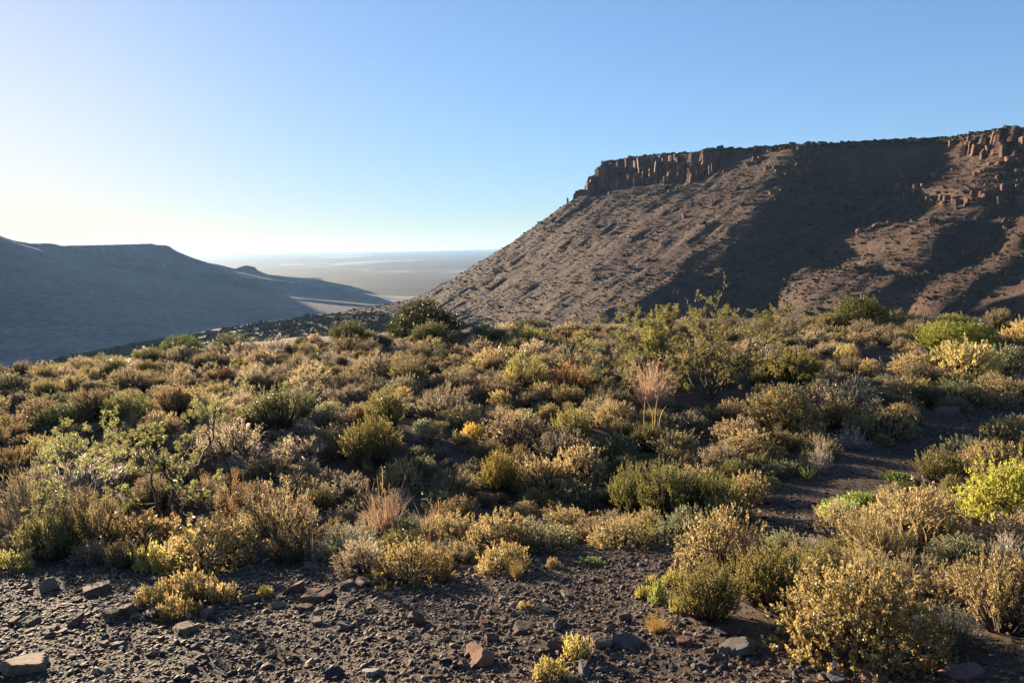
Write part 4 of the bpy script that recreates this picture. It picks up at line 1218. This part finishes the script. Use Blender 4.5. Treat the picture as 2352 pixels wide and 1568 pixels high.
# ------------------------------------------------------------------ stones
def stone_mat(name, rough=0.85):
    m, nt, out = new_mat(name)
    oi = N(nt, 'ShaderNodeObjectInfo')
    tc = N(nt, 'ShaderNodeTexCoord')
    n = noise_tex(nt, 3.0, 6, 0.65, tc.outputs['Object'])
    f = noise_tex(nt, 22.0, 4, 0.7, tc.outputs['Object'])
    c = mixc(nt, oi.outputs['Color'], ramp(nt, [(0.3, (0.6, 0.6, 0.62)), (0.7, (1.35, 1.28, 1.2))], n.outputs[0]).outputs[0], 1.0, 'MULTIPLY')
    b = N(nt, 'ShaderNodeBump')
    b.inputs['Strength'].default_value = 0.5
    b.inputs['Distance'].default_value = 0.05
    nt.links.new(f.outputs[0], b.inputs['Height'])
    p = N(nt, 'ShaderNodeBsdfPrincipled')
    p.inputs['Roughness'].default_value = rough
    p.inputs['Specular IOR Level'].default_value = 0.2
    nt.links.new(c, p.inputs['Base Color'])
    nt.links.new(b.outputs[0], p.inputs['Normal'])
    nt.links.new(p.outputs[0], out.inputs[0])
    return m
M_STONE = stone_mat('stone')
M_PEBBLE, nt, out = new_mat('pebble')
geo = N(nt, 'ShaderNodeNewGeometry')
tcg = noise_tex(nt, 60.0, 3, 0.6, geo.outputs['Position'])
c = ramp(nt, [(0.0, (0.024, 0.02, 0.02)), (0.35, (0.055, 0.039, 0.031)), (0.55, (0.092, 0.058, 0.04)), (0.72, (0.15, 0.08, 0.047)), (0.86, (0.10, 0.082, 0.066)), (0.95, (0.20, 0.135, 0.084)), (1.0, (0.27, 0.215, 0.16))], geo.outputs['Random Per Island']).outputs[0]
c = mixc(nt, c, ramp(nt, [(0.3, (0.7, 0.7, 0.7)), (0.7, (1.25, 1.2, 1.15))], tcg.outputs[0]).outputs[0], 1.0, 'MULTIPLY')
p = N(nt, 'ShaderNodeBsdfPrincipled')
p.inputs['Roughness'].default_value = 0.78
p.inputs['Specular IOR Level'].default_value = 0.28
nt.links.new(c, p.inputs['Base Color'])
nt.links.new(p.outputs[0], out.inputs[0])

def ico(sub):
    t = (1 + 5 ** .5) / 2
    V = [(-1, t, 0), (1, t, 0), (-1, -t, 0), (1, -t, 0), (0, -1, t), (0, 1, t), (0, -1, -t), (0, 1, -t), (t, 0, -1), (t, 0, 1), (-t, 0, -1), (-t, 0, 1)]
    F = [(0, 11, 5), (0, 5, 1), (0, 1, 7), (0, 7, 10), (0, 10, 11), (1, 5, 9), (5, 11, 4), (11, 10, 2), (10, 7, 6), (7, 1, 8), (3, 9, 4), (3, 4, 2), (3, 2, 6), (3, 6, 8), (3, 8, 9), (4, 9, 5), (2, 4, 11), (6, 2, 10), (8, 6, 7), (9, 8, 1)]
    V = [tuple(np.array(v) / np.linalg.norm(v)) for v in V]
    for _ in range(sub):
        mid, F2 = {}, []
        def m(a, b):
            k = (min(a, b), max(a, b))
            if k not in mid:
                q = np.array(V[a]) + np.array(V[b])
                V.append(tuple(q / np.linalg.norm(q)))
                mid[k] = len(V) - 1
            return mid[k]
        for a, b, c in F:
            ab, bc, ca = m(a, b), m(b, c), m(c, a)
            F2 += [(a, ab, ca), (b, bc, ab), (c, ca, bc), (ab, bc, ca)]
        F = F2
    return np.array(V), np.array(F)
OCTV = np.array([(1, 0, 0), (-0.5, 0.87, 0), (-0.5, -0.87, 0), (0.45, 0.6, 0.75), (-0.8, 0, 0.75), (0.4, -0.65, 0.75)], float)
OCTF = np.array([(0, 3, 5), (0, 1, 3), (1, 4, 3), (1, 2, 4), (2, 5, 4), (2, 0, 5), (3, 4, 5), (0, 2, 1)])
I0V, I0F = ico(0)
I1V, I1F = ico(1)
I3V, I3F = ico(3)

def rock_shape(seed, V=I3V, flat=0.5, planes=11):
    rng = np.random.default_rng(seed)
    k = int(rng.integers(4, 7))
    a = (np.arange(k) + rng.uniform(-.28, .28, k)) * 2 * math.pi / k
    sides = np.stack([np.cos(a), np.sin(a), rng.normal(size=k) * 0.22], -1)
    caps = np.array([[rng.normal() * .14, rng.normal() * .14, 1.0], [rng.normal() * .14, rng.normal() * .14, -1.0]])
    extra = rng.normal(size=(max(planes - 7, 1), 3))
    n = unit(np.concatenate([sides, caps, extra]))
    d = np.concatenate([rng.uniform(0.6, 0.92, k), rng.uniform(0.72, 0.9, 2), rng.uniform(0.8, 1.05, len(extra))])
    dot = V @ n.T
    r = np.where(dot > 0.05, d[None] / np.maximum(dot, 0.05), 9).min(1)
    r = np.minimum(r, 1.5)
    P = V * r[:, None]
    P = P * (1 + 0.035 * fbm(P[:, 0] * 4, P[:, 1] * 4, P[:, 2] * 4, 3, seed))[:, None]
    return P * np.array([1.0, rng.uniform(0.65, 0.95), flat])
ROCKS = [mesh_np('stone_block', rock_shape(600 + i, flat=[0.45, 0.6, 0.75, 0.28][i % 4]), [I3F], M_STONE) for i in range(12)]
for me in ROCKS:
    me.polygons.foreach_set('use_smooth', np.full(len(me.polygons), False))
SLABS = [mesh_np('stone_slab', rock_shape(640 + i, flat=0.16, planes=8), [I3F], M_STONE) for i in range(3)]

BRN, RED, GRY, TAN, DRK = (0.13, 0.085, 0.06), (0.18, 0.092, 0.06), (0.115, 0.105, 0.095), (0.22, 0.155, 0.10), (0.05, 0.044, 0.044)
def stone_px(px, py, w, h, color, label, slab=False, group=None, variant=None):
    p = hit(px, py)
    sc = float(np.linalg.norm(p - EYE)) / FPX
    rx = w * sc / 2
    rz = max(h * sc * 0.55, rx * 0.12)
    q = p[:2] + p[:2] / np.linalg.norm(p[:2]) * rx * 0.6
    z = float(near_height(*q))
    lst = SLABS if slab else ROCKS
    v = rs_.randrange(len(lst)) if variant is None else variant
    me = lst[v]
    o = obj('stone', me, label=label, cat='stone', group=group, color=color)
    natz = {True: 0.16, False: [0.45, 0.6, 0.75, 0.28][v % 4]}[slab]
    o.scale = (rx, rx * rs_.uniform(.8, 1.1), rz / natz * 0.8)
    o.location = (q[0], q[1], z + rz * 0.18)
    o.rotation_euler = (rs_.uniform(-.2, .2) - 0.12, rs_.uniform(-.2, .2), rs_.uniform(0, 6.28))
    return o

STONES = [
 (62, 1548, 95, 34, TAN, 'flat pale stone slab in the lower left corner', True),
 (427, 1456, 58, 36, TAN, 'tan stone casting a dark shadow below the golden plant patch', False),
 (113, 1358, 44, 22, TAN, 'flat-sided tan stone left of the golden plant patch', False),
 (359, 1340, 42, 22, GRY, 'grey tilted slab behind the golden plant patch', True),
 (294, 1413, 36, 36, BRN, 'squarish brown stone touching the golden plant patch on its left', False),
 (253, 1420, 32, 28, TAN, 'tan wedge stone left of the squarish brown stone', False),
 (68, 1438, 50, 24, BRN, 'long brown stone near the left edge of the gravel', False),
 (36, 1434, 28, 22, TAN, 'small tan stone at the left edge of the gravel', False),
 (174, 1438, 46, 26, BRN, 'brown ridge-backed stone on the left gravel', False),
 (687, 1357, 38, 34, RED, 'upright reddish stone on the gravel left of centre', False),
 (731, 1380, 60, 36, RED, 'leaning reddish slab right of the upright reddish stone', True),
 (578, 1386, 40, 26, BRN, 'dark brown block stone right of the golden plant patch', False),
 (636, 1398, 38, 20, TAN, 'low tan stone below the upright reddish stone', False),
 (704, 1404, 42, 22, BRN, 'low brown stone below the leaning reddish slab', False),
 (478, 1410, 38, 20, TAN, 'tan stone at the right foot of the golden plant patch', False),
 (352, 1420, 44, 28, BRN, 'brown stone in front of the golden plant patch', False),
 (222, 1362, 58, 24, BRN, 'wide flat brown stone on the left gravel', True),
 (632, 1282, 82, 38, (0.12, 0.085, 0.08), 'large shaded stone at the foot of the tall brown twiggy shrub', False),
 (770, 1560, 48, 28, DRK, 'dark stone at the bottom edge left of centre', False),
 (965, 1436, 46, 38, (0.14, 0.075, 0.06), 'dark reddish stone standing on the gravel in the centre', False),
 (1020, 1474, 36, 26, TAN, 'pale angular stone right below the dark reddish one', False),
 (1093, 1512, 72, 30, RED, 'flat-topped orange-brown stone near the bottom centre', False),
 (1102, 1532, 62, 34, (0.25, 0.14, 0.085), 'rounded brown stone right in front of the flat-topped one', False),
 (1072, 1542, 36, 26, BRN, 'small stone left of the rounded brown stone at bottom centre', False),
 (1132, 1476, 40, 28, BRN, 'cube-like brown stone at centre gravel', False),
 (1205, 1454, 66, 24, BRN, 'long low brown stone at centre gravel', True),
 (1382, 1486, 56, 36, (0.28, 0.19, 0.13), 'pale brown rounded stone left of the grey round one', False),
 (1437, 1490, 60, 32, GRY, 'dark grey round stone on the gravel right of centre', False),
 (1433, 1428, 32, 36, GRY, 'upright grey stone on the gravel right of centre', False),
 (1290, 1438, 36, 20, BRN, 'small low brown stone on the gravel right of centre', False),
 (1280, 1498, 38, 32, BRN, 'pointed brown stone behind the bottom yellow-green plant', False),
 (1342, 1552, 42, 34, GRY, 'grey stone right of the bottom yellow-green plant', False),
 (1690, 1506, 92, 38, GRY, 'broad flat grey stone between olive shrub and golden bush', True),
 (1646, 1522, 34, 28, BRN, 'small block stone left of the broad flat grey stone', False),
 (1573, 1482, 36, 24, RED, 'reddish stone at the foot of the feathery olive shrub', False),
 (1921, 1568, 46, 32, GRY, 'grey pyramid-shaped stone below the golden front bush', False),
 (2004, 1570, 66, 26, RED, 'flat orange stone below the golden front bush', True),
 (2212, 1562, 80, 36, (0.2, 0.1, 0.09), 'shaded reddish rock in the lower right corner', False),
 (2209, 1118, 48, 30, TAN, 'tan block stone beside the flat green cushion plant', False),
 (2245, 1212, 66, 28, BRN, 'brown slab stone at the foot of the bright yellow-green bush', True),
 (2335, 1230, 60, 34, RED, 'orange stone at the right edge below the yellow-green bush', False),
 (2328, 1250, 60, 24, BRN, 'brown flat stone under the orange stone at the right edge', False),
 (1895, 1174, 54, 24, RED, 'reddish stone on the path left of the cushion plants', False),
 (1774, 1158, 46, 28, (0.12, 0.075, 0.06), 'dark round stone on the left rim of the path', False),
 (1825, 1090, 32, 20, BRN, 'small brown stone beside the pale dry twig plant', False),
 (1670, 1006, 84, 24, GRY, 'flat grey rock behind the small bushes below the thorn bush', True),
 (2175, 950, 48, 22, BRN, 'brown stone on the far rim of the path', False),
 (859, 1302, 42, 30, GRY, 'grey stone in shade left of the golden-green shrub', False),
 (836, 1346, 56, 24, BRN, 'brown stone at the left foot of the golden-green shrub', False),
 (794, 1352, 44, 26, BRN, 'reddish brown stone on the gravel left of the golden-green shrub', False),
 (796, 1386, 52, 18, RED, 'flat red stone below the reddish brown one', True),
 (852, 1555, 38, 26, (0.3, 0.29, 0.27), 'pale grey stone at the bottom edge left of centre', False),
]
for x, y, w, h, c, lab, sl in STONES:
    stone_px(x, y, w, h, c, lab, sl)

# unnamed stones of the gravel
rng = np.random.default_rng(5)
cnt = 0
SMARKS = [((62, 1540), 'corner stone slab'), ((427, 1450), 'shadow-casting tan stone'), ((441, 1380), 'golden plant patch'), ((687, 1350), 'upright reddish stone'), ((965, 1430), 'dark reddish stone'), ((1100, 1520), 'flat-topped orange-brown stone'), ((1437, 1480), 'dark grey round stone'),
          ((1290, 1560), 'bottom yellow-green plant'), ((1690, 1500), 'broad flat grey stone'), ((1512, 1380), 'bright green sprig'), ((1156, 1310), 'small golden centre shrub'), ((944, 1340), 'golden-green gravel-edge shrub'), ((485, 1310), 'golden dome bush'), ((1358, 1300), 'flat green mat'),
          ((120, 1290), 'feathery left shrub'), ((770, 1550), 'dark bottom stone'), ((1975, 1560), 'large golden front bush'), ((174, 1435), 'ridge-backed brown stone'), ((1205, 1450), 'long low brown stone')]
sitems = []
while cnt < 190:
    px, py = rng.uniform(-30, 2300), rng.uniform(1300, 1600)
    if not in_poly(np.array([[px, py]]), GRAVEL)[0]:
        continue
    # stones gather in a loose band across the gravel and along the bottom
    dens = 0.35 + 0.65 * math.exp(-((py - (1440 - 0.04 * px)) / 45) ** 2) + 0.5 * (px > 1000 and py > 1440)
    if rng.random() > dens * 0.7:
        continue
    w = float(np.clip(rng.lognormal(math.log(18), 0.32), 11, 36))
    c = [BRN, BRN, GRY, TAN, RED, DRK, BRN, (0.2, 0.15, 0.11)][rng.integers(8)]
    tone = {BRN: 'brown', GRY: 'grey', TAN: 'tan', RED: 'reddish', DRK: 'dark'}.get(c, 'pale brown')
    flat_ = rng.random() < 0.25
    o = stone_px(px, py, w, w * rng.uniform(0.45, 0.75), c, 'x', flat_, group='small stones of the gravel')
    sitems.append((o, 'small %s %s' % (tone, 'flat stone' if flat_ else 'stone'), *relate(px, py, SMARKS)))
    cnt += 1
name_all(sitems)

# ------------------------------------------------------------------ gravel
def pebbles(seed, n_try, r0, r1, half, polys, size, sig, smax, BV=I0V, BF=I0F, keep=1.0):
    rng = np.random.default_rng(seed)
    r = np.sqrt(rng.uniform(r0 ** 2, r1 ** 2, n_try))
    a = np.radians(rng.uniform(-half, half, n_try))
    x, y = np.sin(a) * r, np.cos(a) * r
    z = near_height(x, y)
    P = project(np.stack([x, y, z], -1))
    ok = np.zeros(n_try, bool)
    for q in polys:
        ok |= in_poly(P + rng.normal(size=P.shape) * 14, q)
    ok &= rng.random(n_try) < keep
    ok &= (P[:, 0] > -60) & (P[:, 0] < 2420) & (P[:, 1] < 1640)
    x, y, z = x[ok], y[ok], z[ok]
    n = len(x)
    s = np.minimum(rng.lognormal(math.log(size), sig, n), smax)
    k = len(BV)
    V = BV[None] * rng.uniform(0.68, 1.15, (n, k, 1)) * np.stack([s, s * rng.uniform(.6, 1, n), s * rng.uniform(.28, .7, n)], -1)[:, None]
    yaw = rng.uniform(0, 6.28, n)
    tilt = rng.normal(size=n) * 0.3
    cy_, sy_ = np.cos(yaw)[:, None], np.sin(yaw)[:, None]
    ct, st = np.cos(tilt)[:, None], np.sin(tilt)[:, None]
    X, Y, Z = V[..., 0], V[..., 1] * ct - V[..., 2] * st, V[..., 1] * st + V[..., 2] * ct
    V = np.stack([X * cy_ - Y * sy_ + x[:, None], X * sy_ + Y * cy_ + y[:, None], Z + z[:, None] + (s * 0.2)[:, None]], -1).reshape(-1, 3)
    F = (BF[None] + (np.arange(n) * k)[:, None, None]).reshape(-1, 3)
    return V, F
NEARALL = [(-600, 1180), (2900, 1180), (2900, 1800), (-600, 1800)]
V, F = join([pebbles(1, 80000, 3.3, 9.0, 42, [GRAVEL], 0.0068, 0.4, 0.02, OCTV, OCTF), pebbles(2, 18000, 3.3, 9.0, 42, [GRAVEL], 0.0135, 0.35, 0.03), pebbles(6, 5000, 3.3, 9.0, 42, [GRAVEL], 0.024, 0.3, 0.045),
             pebbles(7, 24000, 3.3, 9.5, 42, [NEARALL], 0.011, 0.45, 0.035, OCTV, OCTF)])
print('PEBBLES', len(V) // 12)
obj('gravel', mesh_np('gravel', V, F, M_PEBBLE), label='dark slate and brown gravel covering the front of the slope', kind='stuff')
V, F = join([pebbles(3, 90000, 5.5, 20.0, 42, [PATH] + PATCHES, 0.014, 0.4, 0.04, OCTV, OCTF), pebbles(4, 4000, 5.5, 20.0, 42, PATCHES, 0.03, 0.3, 0.06)])
print('PEBBLES', len(V) // 12)
obj('path_gravel', mesh_np('path_gravel', V, F, M_PEBBLE), label='fine gravel on the bare path and bare patches between shrubs', kind='stuff')

# ------------------------------------------------------------------ mesa rim: rock columns, and scrub on its slopes
def rock_face_mat():
    m, nt, out = new_mat('cliff_rock')
    oi = N(nt, 'ShaderNodeObjectInfo')
    geo = N(nt, 'ShaderNodeNewGeometry')
    n = noise_tex(nt, 0.35, 6, 0.65, geo.outputs['Position'])
    c = ramp(nt, [(0.3, (0.062, 0.033, 0.024)), (0.5, (0.12, 0.062, 0.042)), (0.7, (0.2, 0.108, 0.068))], n.outputs[0]).outputs[0]
    v = N(nt, 'ShaderNodeMapRange')
    v.inputs['To Min'].default_value = 0.7
    v.inputs['To Max'].default_value = 1.2
    nt.links.new(oi.outputs['Random'], v.inputs['Value'])
    h = N(nt, 'ShaderNodeHueSaturation')
    nt.links.new(v.outputs[0], h.inputs['Value'])
    nt.links.new(c, h.inputs['Color'])
    b = N(nt, 'ShaderNodeBump')
    b.inputs['Strength'].default_value = 0.8
    b.inputs['Distance'].default_value = 0.6
    nt.links.new(n.outputs[0], b.inputs['Height'])
    p = N(nt, 'ShaderNodeBsdfPrincipled')
    p.inputs['Roughness'].default_value = 0.85
    p.inputs['Specular IOR Level'].default_value = 0.2
    nt.links.new(h.outputs[0], p.inputs['Base Color'])
    nt.links.new(b.outputs[0], p.inputs['Normal'])
    nt.links.new(p.outputs[0], out.inputs[0])
    return m
M_CLIFF = rock_face_mat()

def column_mesh(seed):
    """one jointed rock pillar, unit width and height, base at z=0"""
    rng = np.random.default_rng(seed)
    k = rng.integers(6, 9)
    ang = np.sort((np.arange(k) + rng.uniform(-.3, .3, k)) * 2 * math.pi / k)
    rad = rng.uniform(0.38, 0.58, k)
    lev = np.array([0, .18, .2, .42, .45, .7, .73, .9, 1.0])
    w = np.array([1.12, 1.05, 1.0, 1.03, .96, .98, .9, .88, .66]) * rng.uniform(.93, 1.07, 9)
    off = np.cumsum(rng.normal(size=(9, 2)) * 0.025, 0)
    V = np.stack([np.stack([np.cos(ang) * rad * w[i] + off[i, 0], np.sin(ang) * rad * w[i] + off[i, 1], np.full(k, lev[i]) + (rng.normal(size=k) * .02 if 0 < i else 0)], -1) for i in range(9)]).reshape(-1, 3)
    i = np.arange(8)[:, None] * k
    j = np.arange(k)[None]
    F = np.stack([i + j, i + (j + 1) % k, i + k + (j + 1) % k, i + k + j], -1).reshape(-1, 4)
    cap = np.array([[8 * k + q for q in range(k)]])
    return mesh_np('rock_column', V, [F, cap], M_CLIFF)
COLS = [column_mesh(700 + i) for i in range(12)]

def mesa_point(u, v):
    x, y = uv_to_xy(u, v)
    return x, y, float(mesa_height(np.array(u, float), np.array(v, float)))

rng = np.random.default_rng(8)
def column(u, v, width, height, sink=2.0, lean=0.05, top=None):
    x, y, z = mesa_point(u, v)
    o = obj('rock_column', COLS[rng.integers(12)], mesa)
    if top is not None:
        height = max(top - z + sink, 4.0)
    o.location = (x, y, z - sink)
    o.scale = (width, width * rng.uniform(.7, 1.1), height)
    o.rotation_euler = (rng.normal() * lean, rng.normal() * lean, rng.uniform(0, 6.28))
    return o
# main cliff at the nose: two staggered rows
u = -3.0
while u < 152:
    w = rng.uniform(4.5, 9.0)
    s = float(S_at(np.array(u), np.array(0.0)))
    zt = float(z_top(u)) + rng.uniform(-3.5, 0.4)
    column(u, s + 4 + rng.uniform(-1.5, 1.5), w, 10, top=zt)
    if rng.random() < 0.8:
        column(u + w * 0.4, s + 9 + rng.uniform(-1.5, 2.5), w * rng.uniform(.6, 1), 10, top=zt - rng.uniform(5, 19))
    u += w * 0.62
for k in range(70):
    uq = rng.uniform(-6, 152)
    s = float(S_at(np.array(uq), np.array(0.0)))
    column(uq, s + rng.uniform(5, 15), rng.uniform(1.8, 4.5), rng.uniform(3, 13), sink=1.5, lean=0.09)
# stepped end of the nose, descending to the left
for t_, w, zz in [(3, 9, 86), (6, 9, 83), (9, 8, 80), (12, 8, 75), (14, 7, 74), (17, 8, 72), (20, 7, 69), (20, 6, 64), (24, 7, 60.5), (27, 7, 60), (30, 6, 59), (33, 5, 56), (40, 2.6, 51.5)]:
    for k in range(2 if t_ < 22 else 1):
        j_ = rng.uniform(-4, 4) + (7 if k else 0)
        column(-0.53 * t_ + j_ * .85, 0.848 * t_ + j_ * .53, w, 10, top=zz + float(z_top(6)) - 87 + rng.uniform(-1, 1) - 3 * k, lean=0.03)
# broken outcrops: image spots on the slope
def hit_mesa(px, py):
    d = ray(px, py)
    t = np.arange(250, 1100, 0.5)
    P = EYE + d * t[:, None]
    rel = P[:, :2] - NOSE
    b = P[:, 2] < mesa_height(rel @ UD, rel @ VD)
    i = int(np.argmax(b))
    return float(rel[i] @ UD), float(rel[i] @ VD)
OUT = [(1850, 372, 34, 20, 12, 4, 9), (1846, 400, 14, 10, 6, 4, 8), (1735, 372, 22, 10, 5, 4, 7), (1770, 385, 16, 8, 4, 3, 6), (2225, 345, 44, 18, 13, 4, 10), (2265, 340, 30, 18, 9, 4, 11), (2320, 335, 34, 22, 10, 4, 11), (2330, 365, 30, 14, 8, 4, 7), (2290, 385, 20, 10, 5, 3, 6),
       (2085, 440, 30, 16, 11, 3, 8), (2148, 458, 34, 14, 9, 3, 7), (2245, 462, 60, 20, 20, 3, 8), (2325, 455, 40, 18, 12, 3, 8), (2200, 612, 70, 6, 14, 2, 4), (2230, 575, 50, 6, 9, 2, 4), (2070, 590, 12, 6, 3, 2, 4)]
for px, py, sx, sy, n, w0, h0 in OUT:
    for k in range(n):
        uq, vq = hit_mesa(px + rng.uniform(-sx, sx), py + rng.uniform(-sy, sy))
        column(uq, vq, w0 * rng.uniform(.8, 1.7), h0 * rng.uniform(.35, .8), sink=2.5, lean=0.06)
# boulders fallen below the cliff
BOULD = [mesh_np('boulder', rock_shape(720 + i, I1V, flat=.8), [I1F], M_CLIFF) for i in range(5)]
for k in range(90):
    uq = rng.uniform(-30, 430)
    vq = float(S_at(np.array(uq), np.array(30.0))) + rng.gamma(1.6, 22) + 10
    x, y, z = mesa_point(uq, vq)
    o = obj('boulder', BOULD[k % 5], mesa, loc=(x, y, z + 0.3))
    s = rng.uniform(0.9, 2.6)
    o.scale = (s, s, s)
    o.rotation_euler = tuple(rng.uniform(0, 6.28, 3))

# scrub on the slopes: small clumps, each a spiky dome of leaves
M_SCRUB, nt, out = new_mat('slope_scrub')
geo = N(nt, 'ShaderNodeNewGeometry')
c = ramp(nt, [(0.0, (0.035, 0.029, 0.02)), (0.5, (0.066, 0.05, 0.033)), (0.95, (0.085, 0.07, 0.042)), (1.0, (0.10, 0.10, 0.045))], geo.outputs['Random Per Island']).outputs[0]
p = N(nt, 'ShaderNodeBsdfDiffuse')
nt.links.new(c, p.inputs['Color'])
nt.links.new(p.outputs[0], out.inputs[0])
def scrub_on(fn, uvs, size, seed):
    rng = np.random.default_rng(seed)
    n = len(uvs)
    x, y = uv_to_xy(uvs[:, 0], uvs[:, 1])
    z = mesa_height(uvs[:, 0], uvs[:, 1])
    s = rng.lognormal(math.log(size), 0.5, n)
    base = OCTV * np.array([1, 1, 1.0])
    V = base[None] * rng.uniform(0.6, 1.3, (n, 6, 1)) * s[:, None, None] + np.stack([x, y, z], -1)[:, None]
    F = (OCTF[None] + (np.arange(n) * 6)[:, None, None]).reshape(-1, 3)
    return V.reshape(-1, 3), F
rng = np.random.default_rng(9)
uv1 = np.stack([rng.uniform(-200, 440, 50000), 12 + 300 * rng.random(50000) ** 1.25], -1)
uv2 = np.stack([rng.uniform(0, 450, 2600), rng.uniform(-14, 3, 2600)], -1)
uv2[:, 1] += S_at(uv2[:, 0], np.zeros(2600))
uv3 = np.stack([rng.uniform(250, 450, 1500), 30 + 160 * rng.random(1500)], -1)
keep = fbm(uv1[:, 0] * 0.02, uv1[:, 1] * 0.02, 0, 4, 95, 0.65) + 0.75 > rng.uniform(-0.8, 0.8, len(uv1))
uv1 = uv1[keep]
uv4 = np.stack([rng.uniform(-300, 400, 13000), rng.uniform(230, 600, 13000)], -1)
V, F = join([scrub_on(None, uv4, 1.25, 4), scrub_on(None, uv1, 0.38, 1), scrub_on(None, uv2, 0.8, 2), scrub_on(None, uv3, 0.62, 3)])
obj('slope_scrub', mesh_np('slope_scrub', V, F, M_SCRUB), label='sparse dark dwarf scrub dotting the mesa slopes and rim', kind='stuff')
